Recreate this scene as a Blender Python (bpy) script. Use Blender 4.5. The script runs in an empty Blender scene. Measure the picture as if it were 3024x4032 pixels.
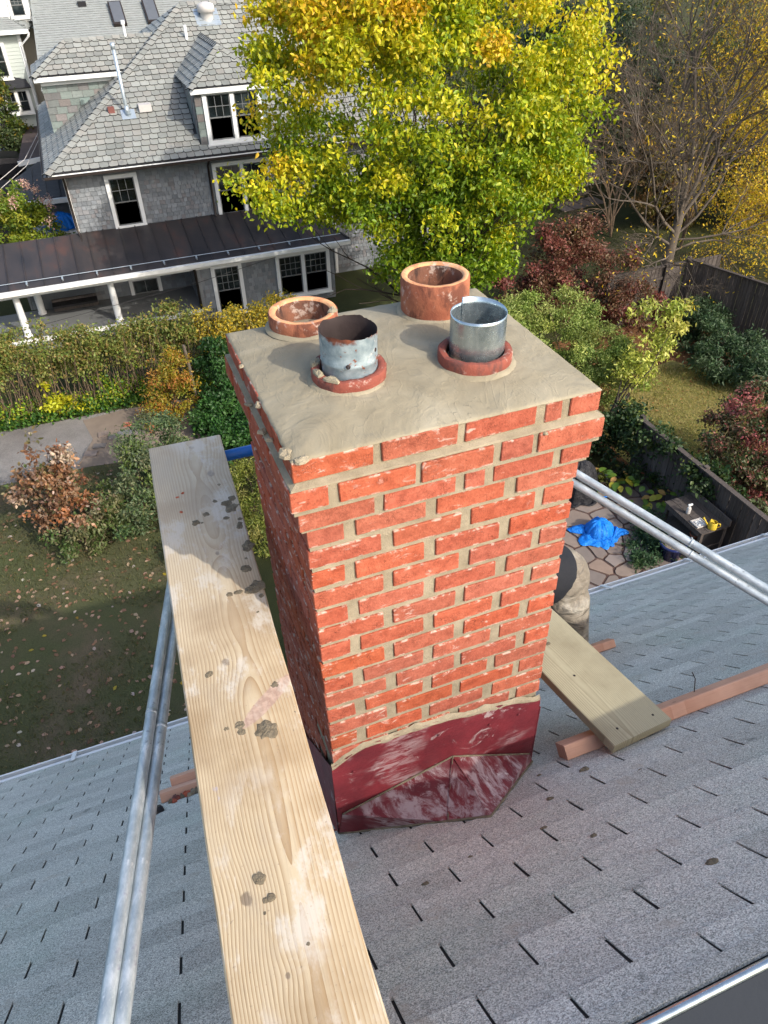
import bpy, math, random
import numpy as np
from mathutils import Vector, Matrix, Euler
from mathutils import noise as mnoise
C = bpy.context.scene
COL = C.collection
rng = random.Random(7)
R = math.radians
# ------------------------------------------------------------------ camera, sky, sun, exposure
cam_d = bpy.data.cameras.new('camera')
cam = bpy.data.objects.new('camera', cam_d)
COL.objects.link(cam)
C.camera = cam
cam_d.sensor_fit = 'HORIZONTAL'
cam_d.sensor_width = 36.0
cam_d.lens = 36.0 * 2923.66 / 3024.0
cam_d.clip_start = 0.05
cam_d.clip_end = 900
CAMP = Vector((-0.2782, -1.3010, 0.9133))
CM = Matrix(((0.93263805, 0.24453976, -0.26530468), (-0.36004639, 0.58283106, -0.72847412), (-0.02351308, 0.77492468, 0.63161609)))
cam.matrix_world = Matrix.Translation(CAMP) @ CM.to_4x4()

w = bpy.data.worlds.new('World')
C.world = w
w.use_nodes = True
wn = w.node_tree
wn.nodes.clear()
sky = wn.nodes.new('ShaderNodeTexSky')
sky.sky_type = 'NISHITA'
sky.sun_disc = False
SUN_ELEV = R(35)
SUN_AZ = math.atan2(0.47, -0.883)         # towards the sun, measured from +Y towards +X
sky.sun_elevation = SUN_ELEV
sky.sun_rotation = SUN_AZ
sky.air_density = 1.0
sky.dust_density = 3.0
sky.ozone_density = 0.4
bg = wn.nodes.new('ShaderNodeBackground')
bg.inputs['Strength'].default_value = 0.15
wo = wn.nodes.new('ShaderNodeOutputWorld')
wn.links.new(sky.outputs[0], bg.inputs['Color'])
wn.links.new(bg.outputs[0], wo.inputs['Surface'])
sun_d = bpy.data.lights.new('sun', 'SUN')
sun_d.energy = 2.0
sun_d.angle = R(0.55)
sun_d.color = (1.0, 0.94, 0.85)
sun = bpy.data.objects.new('sun', sun_d)
COL.objects.link(sun)
sdir = Vector((math.sin(SUN_AZ) * math.cos(SUN_ELEV), math.cos(SUN_AZ) * math.cos(SUN_ELEV), math.sin(SUN_ELEV)))
sun.rotation_euler = (-sdir).to_track_quat('-Z', 'Y').to_euler()
sun.location = (8, -16, 22)
C.view_settings.view_transform = 'Standard'
C.view_settings.look = 'None'
C.view_settings.gamma = 1.0
C.view_settings.use_curve_mapping = False
C.view_settings.exposure = 1.2
C.render.engine = 'CYCLES'
C.cycles.max_bounces = 6
C.cycles.transparent_max_bounces = 8
C.cycles.use_denoising = True

# ------------------------------------------------------------------ object helpers
WL = {}
def tag(o, label=None, cat=None, group=None, kind=None):
    if label: o['label'] = label
    if cat: o['category'] = cat
    if group: o['group'] = group
    if kind: o['kind'] = kind
    return o
def thing(name, label, cat, loc=(0, 0, 0), group=None):
    o = bpy.data.objects.new(name, None)
    o.empty_display_size = 0.1
    COL.objects.link(o)
    o.location = loc
    WL[o] = Vector(loc)
    return tag(o, label, cat, group)
def place(name, me, parent=None, wloc=(0, 0, 0), rot=None):
    o = bpy.data.objects.new(name, me)
    COL.objects.link(o)
    wl = Vector(wloc)
    if parent is not None:
        o.parent = parent
        o.location = wl - WL[parent]
    else:
        o.location = wl
    if rot is not None:
        o.rotation_euler = rot
    WL[o] = wl
    return o
class MB:
    def __init__(s):
        s.v = []; s.f = []; s.r = []
    def add(s, vs, fs, r=0.0):
        b = len(s.v)
        s.v += [tuple(q) for q in vs]
        s.f += [tuple(i + b for i in f) for f in fs]
        s.r += [r] * len(vs)
        return s
    def box(s, x0, x1, y0, y1, z0, z1, r=0.0):
        return s.add([(x0, y0, z0), (x1, y0, z0), (x1, y1, z0), (x0, y1, z0), (x0, y0, z1), (x1, y0, z1), (x1, y1, z1), (x0, y1, z1)],
                     [(0, 3, 2, 1), (4, 5, 6, 7), (0, 1, 5, 4), (1, 2, 6, 5), (2, 3, 7, 6), (3, 0, 4, 7)], r)
    def bar(s, p, q, w, h, up=(0, 0, 1), r=0.0):
        p = Vector(p); q = Vector(q); d = (q - p).normalized()
        x = d.cross(Vector(up))
        if x.length < 1e-4: x = d.cross(Vector((1, 0, 0)))
        x.normalize(); u = x.cross(d)
        x *= w / 2; u *= h / 2
        vs = [a + sx * x + su * u for a in (p, q) for sx, su in ((-1, -1), (1, -1), (1, 1), (-1, 1))]
        return s.add(vs, [(0, 1, 2, 3), (7, 6, 5, 4), (0, 4, 5, 1), (1, 5, 6, 2), (2, 6, 7, 3), (3, 7, 4, 0)], r)
    def tube(s, pts, rad, n=8, cap=True, r=0.0):
        pts = [Vector(p) for p in pts]
        if not hasattr(rad, '__len__'): rad = [rad] * len(pts)
        vs = []; fs = []
        ref = None
        for i, p in enumerate(pts):
            d = (pts[min(i + 1, len(pts) - 1)] - pts[max(i - 1, 0)]).normalized()
            if ref is None:
                ref = d.orthogonal().normalized()
            ref = (ref - d * ref.dot(d))
            if ref.length < 1e-5: ref = d.orthogonal()
            ref.normalize()
            b = d.cross(ref)
            for k in range(n):
                a = 2 * math.pi * k / n
                vs.append(p + (ref * math.cos(a) + b * math.sin(a)) * rad[i])
        for i in range(len(pts) - 1):
            for k in range(n):
                k2 = (k + 1) % n
                fs.append((i * n + k, i * n + k2, (i + 1) * n + k2, (i + 1) * n + k))
        if cap:
            fs.append(tuple(range(n - 1, -1, -1)))
            fs.append(tuple((len(pts) - 1) * n + k for k in range(n)))
        return s.add(vs, fs, r)
    def lathe(s, prof, c=(0, 0, 0), n=24, wob=None, r=0.0):
        vs = []; fs = []
        for j, (rr, z) in enumerate(prof):
            for k in range(n):
                a = 2 * math.pi * k / n
                q = [c[0] + rr * math.cos(a), c[1] + rr * math.sin(a), c[2] + z]
                if wob: q = wob(j, a, q)
                vs.append(q)
        for j in range(len(prof) - 1):
            for k in range(n):
                k2 = (k + 1) % n
                fs.append((j * n + k, j * n + k2, (j + 1) * n + k2, (j + 1) * n + k))
        return s.add(vs, fs, r)
    def poly(s, pts, nrm, th, r=0.0):
        """solid slab: a flat polygon (top face) with thickness th below along nrm"""
        n = len(pts); nrm = Vector(nrm)
        top = [Vector(p) for p in pts]; bot = [p - nrm * th for p in top]
        fs = [tuple(range(n)), tuple(range(2 * n - 1, n - 1, -1))]
        for i in range(n):
            j = (i + 1) % n
            fs.append((i, n + i, n + j, j))
        return s.add(top + bot, fs, r)
    def mesh(s, name, mat=None, org=(0, 0, 0), smooth=False, attr=False):
        me = bpy.data.meshes.new(name)
        o = Vector(org)
        me.from_pydata([(a - o.x, b - o.y, c - o.z) for a, b, c in s.v], [], s.f)
        if mat: me.materials.append(mat)
        if smooth:
            me.polygons.foreach_set('use_smooth', [True] * len(me.polygons))
        if attr:
            at = me.attributes.new('rnd', 'FLOAT', 'POINT')
            at.data.foreach_set('value', s.r)
        me.update()
        return me
    def build(s, name, mat, parent=None, smooth=False, kind=None, label=None, cat=None, group=None, attr=False, org=None):
        if org is None:
            if parent is not None: org = WL[parent]
            else:
                a = np.array(s.v); org = ((a[:, 0].min() + a[:, 0].max()) / 2, (a[:, 1].min() + a[:, 1].max()) / 2, a[:, 2].min())
        me = s.mesh(name, mat, org, smooth, attr)
        o = place(name, me, parent, org)
        return tag(o, label, cat, group, kind)
def nz(x, y, z=0.0): return mnoise.noise(Vector((x, y, z)))
def proj(p):
    v = CM.transposed() @ (Vector(p) - CAMP)
    if v.z > -0.05: return None
    return (1512 + 2923.66 * v.x / -v.z, 2016 - 2923.66 * v.y / -v.z)
def seen(p, m=0):
    q = proj(p)
    return q is not None and -m < q[0] < 3024 + m and -m < q[1] < 4032 + m
def clip(poly, a, b):
    """keep the part of a 2D polygon left of a->b"""
    out = []
    def sd(p): return (b[0] - a[0]) * (p[1] - a[1]) - (b[1] - a[1]) * (p[0] - a[0])
    for i in range(len(poly)):
        p = poly[i]; q = poly[(i + 1) % len(poly)]
        dp = sd(p); dq = sd(q)
        if dp >= 0: out.append(p)
        if (dp >= 0) != (dq >= 0):
            t = dp / (dp - dq)
            out.append((p[0] + (q[0] - p[0]) * t, p[1] + (q[1] - p[1]) * t))
    return out
def area(p): return 0.5 * abs(sum(p[i][0] * p[(i + 1) % len(p)][1] - p[(i + 1) % len(p)][0] * p[i][1] for i in range(len(p))))

# ------------------------------------------------------------------ material helpers
class T:
    def __init__(s, name):
        s.m = bpy.data.materials.new(name)
        s.m.use_nodes = True
        s.t = s.m.node_tree
        s.t.nodes.clear()
    def set(s, sock, v):
        if isinstance(v, bpy.types.NodeSocket): s.t.links.new(v, sock)
        elif isinstance(v, (tuple, list)) and sock.type == 'RGBA' and len(v) == 3: sock.default_value = (*v, 1)
        else: sock.default_value = v
    def n(s, typ, ins=None, **kw):
        nd = s.t.nodes.new('ShaderNode' + typ)
        for k, v in kw.items(): setattr(nd, k, v)
        for k, v in (ins or {}).items(): s.set(nd.inputs[k], v)
        return nd
    def pos(s): return s.n('NewGeometry').outputs['Position']
    def obj(s): return s.n('TexCoord').outputs['Object']
    def rnd(s): return s.n('ObjectInfo').outputs['Random']
    def attr(s, name, out='Fac'): return s.n('Attribute', attribute_name=name).outputs[out]
    def anyrnd(s): return s.math('FRACT', s.math('ADD', s.rnd(), s.attr('rnd')))
    def map(s, vec, sc=(1, 1, 1), loc=(0, 0, 0), rot=(0, 0, 0)):
        return s.n('Mapping', {'Vector': vec, 'Scale': sc, 'Location': loc, 'Rotation': rot}).outputs[0]
    def noise(s, vec, scale, det=3, rough=.55, dist=0.0, col=False):
        return s.n('TexNoise', {'Vector': vec, 'Scale': scale, 'Detail': det, 'Roughness': rough, 'Distortion': dist}).outputs['Color' if col else 'Fac']
    def voro(s, vec, scale, feature='F1', out='Distance'):
        return s.n('TexVoronoi', {'Vector': vec, 'Scale': scale}, feature=feature).outputs[out]
    def math(s, op, a, b=0.0, c=0.0, clamp=False):
        nd = s.n('Math', operation=op, use_clamp=clamp)
        s.set(nd.inputs[0], a); s.set(nd.inputs[1], b); s.set(nd.inputs[2], c)
        return nd.outputs[0]
    def vmath(s, op, a, b=(0, 0, 0), out=0):
        nd = s.n('VectorMath', operation=op)
        s.set(nd.inputs[0], a); s.set(nd.inputs[1], b)
        return nd.outputs[out]
    def step(s, f, lo, hi):
        return s.n('MapRange', {'Value': f, 'From Min': lo, 'From Max': hi}, interpolation_type='SMOOTHSTEP').outputs[0]
    def ramp(s, f, stops):
        nd = s.n('ValToRGB', {'Fac': f})
        e = nd.color_ramp.elements
        while len(e) < len(stops): e.new(0.5)
        for q, (p, c) in zip(e, stops):
            q.position = p; q.color = (*c, 1)
        return nd.outputs['Color']
    def mix(s, f, a, b, blend='MIX'):
        nd = s.n('Mix', data_type='RGBA', blend_type=blend)
        s.set(nd.inputs[0], f); s.set(nd.inputs[6], a); s.set(nd.inputs[7], b)
        return nd.outputs[2]
    def hsv(s, col, h=.5, sat=1.0, v=1.0):
        return s.n('HueSaturation', {'Hue': h, 'Saturation': sat, 'Value': v, 'Color': col}).outputs[0]
    def bump(s, h, strength=.5, dist=.01, normal=None):
        nd = s.n('Bump', {'Height': h, 'Strength': strength, 'Distance': dist})
        if normal is not None: s.set(nd.inputs['Normal'], normal)
        return nd.outputs[0]
    def sep(s, vec): return s.n('SeparateXYZ', {'Vector': vec}).outputs
    def comb(s, x=0.0, y=0.0, z=0.0): return s.n('CombineXYZ', {'X': x, 'Y': y, 'Z': z}).outputs[0]
    def bsdf(s, col, rough=.8, metal=0.0, spec=.3, normal=None, extra=None):
        nd = s.n('BsdfPrincipled', {'Base Color': col, 'Roughness': rough, 'Metallic': metal, 'Specular IOR Level': spec})
        if normal is not None: s.set(nd.inputs['Normal'], normal)
        for k, v in (extra or {}).items(): s.set(nd.inputs[k], v)
        return nd.outputs[0]
    def out(s, sh):
        o = s.n('OutputMaterial'); s.t.links.new(sh, o.inputs['Surface'])
        return s.m
def plain(name, col, rough=.7, metal=0.0, spec=.3, var=.12, scale=6.0, bump=.15, bscale=60.0):
    t = T(name); p = t.pos()
    f = t.noise(p, scale, 4)
    c = t.hsv(col, v=t.math('MULTIPLY_ADD', f, 2 * var, 1 - var))
    r = t.math('MULTIPLY_ADD', t.noise(p, scale * 3), .2, rough - .1)
    return t.out(t.bsdf(c, r, metal, spec, t.bump(t.noise(p, bscale, 3), bump, .01)))
M = {}
M['white'] = plain('white_paint', (.66, .67, .66), .45, var=.05, bump=.06)
M['dirty_white'] = plain('weathered_white_paint', (.66, .66, .63), .55, var=.14)
M['black'] = plain('black_paint', (.012, .012, .014), .4, var=.2)
M['dark_metal'] = plain('dark_bronze_metal', (.045, .036, .032), .42, .5, var=.3)
M['bark'] = plain('grey_bark', (.095, .078, .062), .9, var=.35, scale=9, bump=.7, bscale=40)
M['dark_bark'] = plain('dark_bark', (.045, .035, .028), .9, var=.35, scale=9, bump=.7, bscale=40)
M['twig'] = plain('brown_twigs', (.115, .08, .052), .9, var=.4, scale=7)
M['slate_trim'] = plain('lead_sheet', (.11, .12, .135), .5, .3, var=.2, scale=3)
M['soil'] = plain('bare_soil', (.17, .135, .105), .95, var=.35, scale=3, bump=.6, bscale=30)
M['skin'] = plain('skin', (.55, .33, .24), .5, var=.05)
M['shirt'] = plain('charcoal_cotton_shirt', (.018, .019, .023), .85, var=.2, scale=9, bump=.3, bscale=300)
M['boot'] = plain('brown_leather_boot', (.07, .045, .028), .6, var=.2)
M['hair'] = plain('dark_hair', (.02, .014, .01), .6)
M['yellow_plastic'] = plain('yellow_plastic', (.55, .40, .04), .4, var=.05)
M['blue_glaze'] = plain('blue_glazed_pot', (.012, .02, .09), .2, spec=.5)
M['terracotta'] = plain('terracotta_pot', (.25, .09, .05), .8)
M['grey_vinyl'] = plain('pale_vent_box', (.45, .43, .41), .6)
M['red_box'] = plain('rusty_red_vent', (.16, .06, .05), .6)
M['galv_far'] = plain('weathered_galvanised_vent', (.42, .48, .52), .4, .6, var=.15)
def m_glass():
    t = T('window_glass')
    p = t.pos()
    c = t.ramp(t.noise(p, 1.3, 2), [(.35, (.004, .005, .006)), (.6, (.014, .02, .022)), (.72, (.06, .072, .075))])  # paler noise patches paint faint reflections into the dark pane colour
    return t.out(t.bsdf(c, .06, 0, .5, t.bump(t.noise(p, .9, 1), .03, .05)))
M['glass'] = m_glass()
def m_brick():
    t = T('red_brick'); p = t.pos(); r = t.rnd()
    po = t.vmath('ADD', p, t.comb(t.math('MULTIPLY', r, 17.0), t.math('MULTIPLY', r, 5.0), r))
    f = t.noise(po, 34, 5, .62)
    base = t.ramp(f, [(.28, (.225, .042, .019)), (.5, (.315, .068, .033)), (.72, (.37, .092, .048))])
    base = t.hsv(base, t.math('MULTIPLY_ADD', r, .004, .500), t.math('MULTIPLY_ADD', t.math('FRACT', t.math('MULTIPLY', r, 7.3)), .10, .90), t.math('MULTIPLY_ADD', t.math('FRACT', t.math('MULTIPLY', r, 3.7)), .20, .88))
    crack = t.step(t.voro(t.map(po, (1, 1, .6)), 150, 'DISTANCE_TO_EDGE'), .05, .0)
    cm = t.math('MULTIPLY', crack, t.step(t.noise(po, 22, 3), .5, .62))
    base = t.mix(t.math('MULTIPLY', cm, .75), base, (.10, .025, .015))
    pit = t.step(t.noise(po, 210, 2), .63, .75)
    base = t.mix(t.math('MULTIPLY', pit, .75), base, (.12, .028, .016))
    # lime bloom and mortar smears
    wn_ = t.noise(t.map(po, (1, 1, 2.2)), 17, 6, .7, .6)
    wm = t.math('MULTIPLY', t.step(wn_, .57, .66), t.step(t.noise(p, 4.5, 2), .45, .56))
    base = t.mix(t.math('MULTIPLY', wm, .6), base, (.50, .40, .34))
    oz = t.math('ABSOLUTE', t.sep(t.obj())[2])
    ed = t.math('MULTIPLY', t.step(oz, .0195, .0262), t.step(t.noise(p, 26, 5, .7), .50, .62))
    base = t.mix(t.math('MULTIPLY', ed, .7), base, (.50, .41, .34))
    gr = t.noise(po, 130, 4, .7)
    base = t.hsv(base, .5, 1.0, t.math('MULTIPLY_ADD', gr, .7, .67))
    sm = t.step(t.noise(p, 60, 5, .7), .69, .76)
    base = t.mix(t.math('MULTIPLY', sm, .55), base, (.6, .5, .42))
    h = t.math('ADD', t.math('MULTIPLY', f, .5), t.math('SUBTRACT', t.noise(po, 160, 3), t.math('MULTIPLY', cm, .5)))
    return t.out(t.bsdf(base, .88, 0, .18, t.bump(h, .55, .004)))
M['brick'] = m_brick()
def m_mortar(name, a, b, sc=18, bump=.6):
    t = T(name); p = t.pos()
    f = t.noise(p, sc, 6, .65)
    c = t.ramp(f, [(.3, a), (.7, b)])
    c = t.mix(t.math('MULTIPLY', t.step(t.noise(p, 420, 2), .6, .72), .4), c, tuple(q * .55 for q in a))
    h = t.math('ADD', t.noise(p, 45, 4), t.math('MULTIPLY', t.noise(p, 400, 2), .6))
    return t.out(t.bsdf(c, .93, 0, .12, t.bump(h, bump, .004)))
M['mortar'] = m_mortar('fresh_tan_mortar', (.20, .168, .115), (.315, .27, .192), 14, .8)
M['blob'] = m_mortar('drying_grey_mortar', (.10, .082, .056), (.20, .168, .118), 40, 1.0)
def m_crown():
    t = T('trowelled_mortar_wash'); p = t.pos()
    f = t.noise(p, 5, 6, .6, .8)
    c = t.ramp(f, [(.3, (.19, .163, .110)), (.5, (.24, .21, .146)), (.72, (.30, .268, .195))])
    c = t.mix(t.math('MULTIPLY', t.step(t.noise(p, 11, 5, .65, 1.5), .55, .7), .45), c, (.165, .152, .118))
    c = t.mix(t.math('MULTIPLY', t.step(t.noise(p, 300, 2), .66, .75), .35), c, (.2, .17, .12))
    sw = t.noise(t.map(p, (1, .45, 1), rot=(0, 0, .5)), 10, 3, .5, 2.5)
    ridge = t.math('ABSOLUTE', t.math('SUBTRACT', sw, .5))
    ridge = t.step(ridge, .05, .0)
    tear = t.math('MULTIPLY', t.step(t.noise(p, 55, 4, .7), .58, .68), t.step(t.noise(p, 4, 2), .5, .62))
    h = t.math('ADD', t.math('ADD', t.noise(p, 9, 4, .5, .6), t.math('MULTIPLY', ridge, .05)), t.math('ADD', t.math('MULTIPLY', tear, .14), t.math('MULTIPLY', t.noise(p, 240, 2), .05)))
    return t.out(t.bsdf(c, .82, 0, .2, t.bump(h, .7, .012)))
M['crown'] = m_crown()
def m_clay(name, a, b, dark, rim=None):
    t = T(name); p = t.pos()
    f = t.noise(p, 13, 5, .65)
    c = t.ramp(f, [(.3, a), (.68, b)])
    c = t.mix(t.math('MULTIPLY', t.step(t.noise(t.map(p, (1, 1, .45)), 16, 5, .7, .4), .47, .62), .8), c, dark)
    c = t.mix(t.math('MULTIPLY', t.step(t.noise(p, 24, 6, .75), .55, .65), .6), c, (.50, .41, .35))
    return t.out(t.bsdf(c, .8, 0, .2, t.bump(t.math('ADD', t.noise(p, 30, 4), t.math('MULTIPLY', t.noise(p, 260, 2), .4)), .5, .005)))
M['clay'] = m_clay('old_terracotta_flue', (.20, .062, .036), (.33, .125, .068), (.085, .032, .022))
M['clay_rim'] = m_clay('bright_terracotta_rim', (.52, .25, .11), (.64, .35, .18), (.40, .16, .08))
M['clay_soot'] = m_clay('sooty_flue_inside', (.10, .05, .035), (.24, .10, .06), (.03, .02, .018))
M['clay_ring'] = m_clay('painted_red_flue_collar', (.17, .045, .032), (.25, .075, .052), (.085, .042, .038))
def m_shingle():
    t = T('grey_granule_shingle'); p = t.pos(); r = t.anyrnd()
    g = t.voro(p, 430, 'F1', 'Color')
    gv = t.sep(g)[0]
    c = t.ramp(gv, [(.0, (.07, .071, .063)), (.35, (.34, .338, .30)), (.7, (.63, .62, .55)), (1.0, (.90, .88, .79))])
    n2 = t.noise(p, 2.4, 4)
    c = t.mix(.34, c, t.ramp(n2, [(.3, (.36, .43, .355)), (.5, (.44, .44, .39)), (.7, (.46, .44, .40))]))
    c = t.hsv(c, .5, 1.0, t.math('MULTIPLY_ADD', r, .26, .86))
    c = t.mix(t.math('MULTIPLY', t.step(t.noise(p, 6.5, 3, .6), .61, .68), t.math('MULTIPLY', t.step(t.noise(p, 30, 3), .35, .6), .5)), c, (.42, .37, .30))
    c = t.mix(t.math('MULTIPLY', t.step(t.noise(t.vmath('ADD', p, (3, 7, 1)), 7, 3, .6), .66, .72), .45), c, (.07, .085, .075))
    h = t.math('ADD', gv, t.math('MULTIPLY', t.noise(p, 25, 3), .8))
    return t.out(t.bsdf(c, .9, 0, .25, t.bump(h, .7, .002)))
M['shingle'] = m_shingle()
M['deck'] = plain('dark_shingle_underlay', (.02, .021, .022), .95, var=.3)
def m_flash(name, lo, hi, amt):
    t = T(name); p = t.pos()
    f = t.noise(p, 7, 4)
    c = t.ramp(f, [(.3, (.085, .011, .016)), (.7, (.165, .020, .027))])
    st = t.noise(t.map(p, (3.2, 3.2, 14), rot=(.2, .55, .3)), 4.0, 7, .75, .5)
    zone = t.step(t.noise(t.vmath('ADD', p, (2, 1, 3)), 4.2, 3, .6, .5), lo, hi)
    c = t.mix(t.math('MULTIPLY', t.math('MULTIPLY', t.step(st, .42, .60), zone), amt), c, (.36, .30, .305))
    c = t.mix(t.math('MULTIPLY', t.step(t.noise(t.vmath('ADD', p, (4, 2, 9)), 8, 6, .72, .8), .60, .67), amt), c, (.46, .43, .42))
    c = t.mix(t.math('MULTIPLY', t.step(t.noise(t.map(p, rot=(.2, .6, .1), sc=(4, 4, 30)), 3, 5, .7), .66, .72), .35), c, (.5, .42, .42))
    return t.out(t.bsdf(c, t.math('MULTIPLY_ADD', st, .4, .30), 0, .4, t.bump(t.math('ADD', t.noise(p, 9, 4), t.math('MULTIPLY', st, .25)), .5, .01)))
M['flash'] = m_flash('maroon_painted_flashing', .50, .62, .5)
M['flash_worn'] = m_flash('worn_maroon_cricket', .34, .50, .8)
def m_wood(name, pale, mid, dark, knots, knotr, cx, ringf, stain, sunk=.55):
    """plain sawn board, grain along object Y; object origin is the top centre of the near end"""
    t = T(name); p = t.obj(); x, y, z = t.sep(p)[0], t.sep(p)[1], t.sep(p)[2]
    wob = t.noise(t.comb(t.math('MULTIPLY', x, 2.0), t.math('MULTIPLY', y, .8), 0.0), 1.3, 2, .5)
    lev = t.noise(t.comb(0.0, t.math('MULTIPLY', y, 1.0), 3.0), .55, 1, .5)
    dep = t.math('MULTIPLY_ADD', lev, .11, .0)
    xx = t.math('ADD', t.math('SUBTRACT', x, cx), t.math('MULTIPLY_ADD', wob, .05, -.025))
    rr = t.math('SQRT', t.math('ADD', t.math('MULTIPLY', xx, xx), t.math('MULTIPLY', dep, dep)))
    km = 0.0
    for (kx, ky), kr in zip(knots, knotr):
        d = t.vmath('LENGTH', t.vmath('MULTIPLY', t.vmath('SUBTRACT', t.comb(x, y, 0.0), (kx, ky, 0)), (1, .7, 1)), out='Value')
        e = t.math('POWER', 2.718, t.math('MULTIPLY', t.math('MULTIPLY', d, d), -1 / (2 * (kr * 2.4) ** 2)))
        rr = t.math('ADD', rr, t.math('MULTIPLY', e, kr * .8))
        km = t.math('MAXIMUM', km, t.step(t.math('ADD', d, t.math('MULTIPLY', t.noise(p, 45, 3), kr * .8)), kr * 1.05, kr * .75))
    g = t.math('FRACT', t.math('MULTIPLY', rr, ringf))
    line = t.math('POWER', g, 2.2)
    fine = t.noise(t.map(p, (60, 2.5, 60)), 4, 4, .6)
    c = t.mix(t.math('MULTIPLY', line, t.math('MULTIPLY_ADD', t.noise(p, 4, 3), 1.1, .25)), pale, mid)
    c = t.mix(t.math('MULTIPLY', t.step(fine, .5, .8), .35), c, dark)
    c = t.mix(t.math('MULTIPLY', t.step(t.noise(p, 3.0, 4, .6), .42, .68), .55), c, tuple(q * .8 for q in mid))
    c = t.mix(t.math('MULTIPLY', km, .75), c, dark)
    if stain:
        dk_ = t.vmath('SUBTRACT', t.comb(x, y, 0.0), (.065, 2.275, 0))
        rx = t.math('ADD', t.math('MULTIPLY', t.sep(dk_)[0], .77), t.math('MULTIPLY', t.sep(dk_)[1], .64)); ry = t.math('SUBTRACT', t.math('MULTIPLY', t.sep(dk_)[1], .77), t.math('MULTIPLY', t.sep(dk_)[0], .64))
        sd2 = t.math('ADD', t.math('POWER', t.math('ABSOLUTE', t.math('DIVIDE', rx, .098)), 2.0), t.math('POWER', t.math('ABSOLUTE', t.math('DIVIDE', ry, .021)), 2.0))
        c = t.mix(t.math('MULTIPLY', t.step(t.math('ADD', sd2, t.math('MULTIPLY', fine, .5)), 1.35, 1.0), .85), c, t.mix(t.step(t.noise(p, 60, 3), .4, .65), (.30, .20, .16), (.42, .30, .24)))
        s1 = t.math('MULTIPLY', t.step(t.noise(t.map(p, (1, .5, 1)), 9, 6, .7), .50, .62), t.step(t.noise(p, 2.6, 2), .34, .52))
        c = t.mix(t.math('MULTIPLY', s1, .72), c, (.50, .46, .40))
        s2 = t.step(t.noise(t.vmath('ADD', t.map(p, (1, .6, 1)), (5, 1, 0)), 15, 4, .6), .68, .73)
        c = t.mix(t.math('MULTIPLY', s2, .6), c, (.33, .31, .36))
        sp_ = t.step(t.noise(p, 110, 3, .6), .66, .72)
        c = t.mix(t.math('MULTIPLY', sp_, .5), c, (.16, .125, .095))
        scr = t.math('MULTIPLY', t.step(t.noise(t.map(p, (30, 3, 1), rot=(0, 0, .9)), 3, 2), .66, .69), t.step(t.noise(p, 5, 2), .52, .6))
        c = t.mix(t.math('MULTIPLY', scr, .4), c, (.58, .52, .43))
        c = t.mix(t.math('MULTIPLY', t.step(t.noise(t.map(p, (1, .4, 1)), 5, 5, .7), .5, .7), .35), c, (.30, .255, .20))
        grey = t.step(y, 2.1, 3.1)
        c = t.mix(t.math('MULTIPLY', grey, .3), c, (.46, .42, .35))
    h = t.math('SUBTRACT', t.math('MULTIPLY', fine, .4), t.math('MULTIPLY', line, sunk))
    return t.out(t.bsdf(c, .72, 0, .22, t.bump(h, .5, .003)))
M['plank'] = m_wood('weathered_pine_plank', (.46, .375, .25), (.27, .17, .08), (.12, .085, .06),
    [(-.069, 1.82), (.0645, 3.28), (.02, 3.47), (.026, 2.86), (-.0155, 2.43), (-.02, 1.66)], [.020, .026, .018, .013, .018, .008], .03, 150, True)
M['board'] = m_wood('treated_green_board', (.36, .325, .215), (.225, .185, .112), (.13, .10, .065),
    [(-.055, .62), (.03, 1.2)], [.02, .016], -.05, 150, False)
M['cleat'] = m_wood('pink_fresh_softwood', (.62, .36, .245), (.50, .25, .155), (.30, .15, .09), [(.01, .5)], [.012], .04, 90, False)
def m_galv(name, dirt, shiny=.35):
    t = T(name); p = t.obj()
    f = t.noise(t.map(p, (1, 1, .4)), 30, 5, .7)
    c = t.ramp(f, [(.3, (.26, .31, .34)), (.5, (.40, .45, .47)), (.68, (.58, .62, .63))])
    c = t.mix(t.math('MULTIPLY', t.step(t.noise(t.map(p, (1, 1, .35)), 22, 6, .75), .56, .66), dirt), c, (.68, .70, .69))
    c = t.mix(t.math('MULTIPLY', t.step(t.noise(t.vmath('ADD', p, (2, 8, 1)), 14, 4, .6), .60, .70), dirt * .7), c, (.26, .23, .33))
    c = t.mix(t.math('MULTIPLY', t.step(t.noise(t.vmath('ADD', p, (7, 3, 1)), 45, 4, .7), .63, .70), .5), c, (.12, .12, .12))
    return t.out(t.bsdf(c, t.math('MULTIPLY_ADD', f, .3, shiny), .55, .5, t.bump(f, .25, .004)))
M['galv'] = m_galv('splattered_galvanised_tube', .95)
M['galv_clean'] = m_galv('galvanised_tube', .4, .35)
M['blue_tube'] = plain('blue_painted_tube', (.012, .10, .34), .4, var=.3, scale=14)
def m_newsteel():
    t = T('new_galvanised_liner'); p = t.pos()
    f = t.noise(p, 60, 3)
    c = t.ramp(f, [(.3, (.32, .385, .42)), (.7, (.46, .53, .56))])
    return t.out(t.bsdf(c, t.math('MULTIPLY_ADD', f, .12, .20), .85, .5, t.bump(t.noise(t.map(p, (1, 1, .3)), 12, 2), .06, .01)))
M['newsteel'] = m_newsteel()
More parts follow.
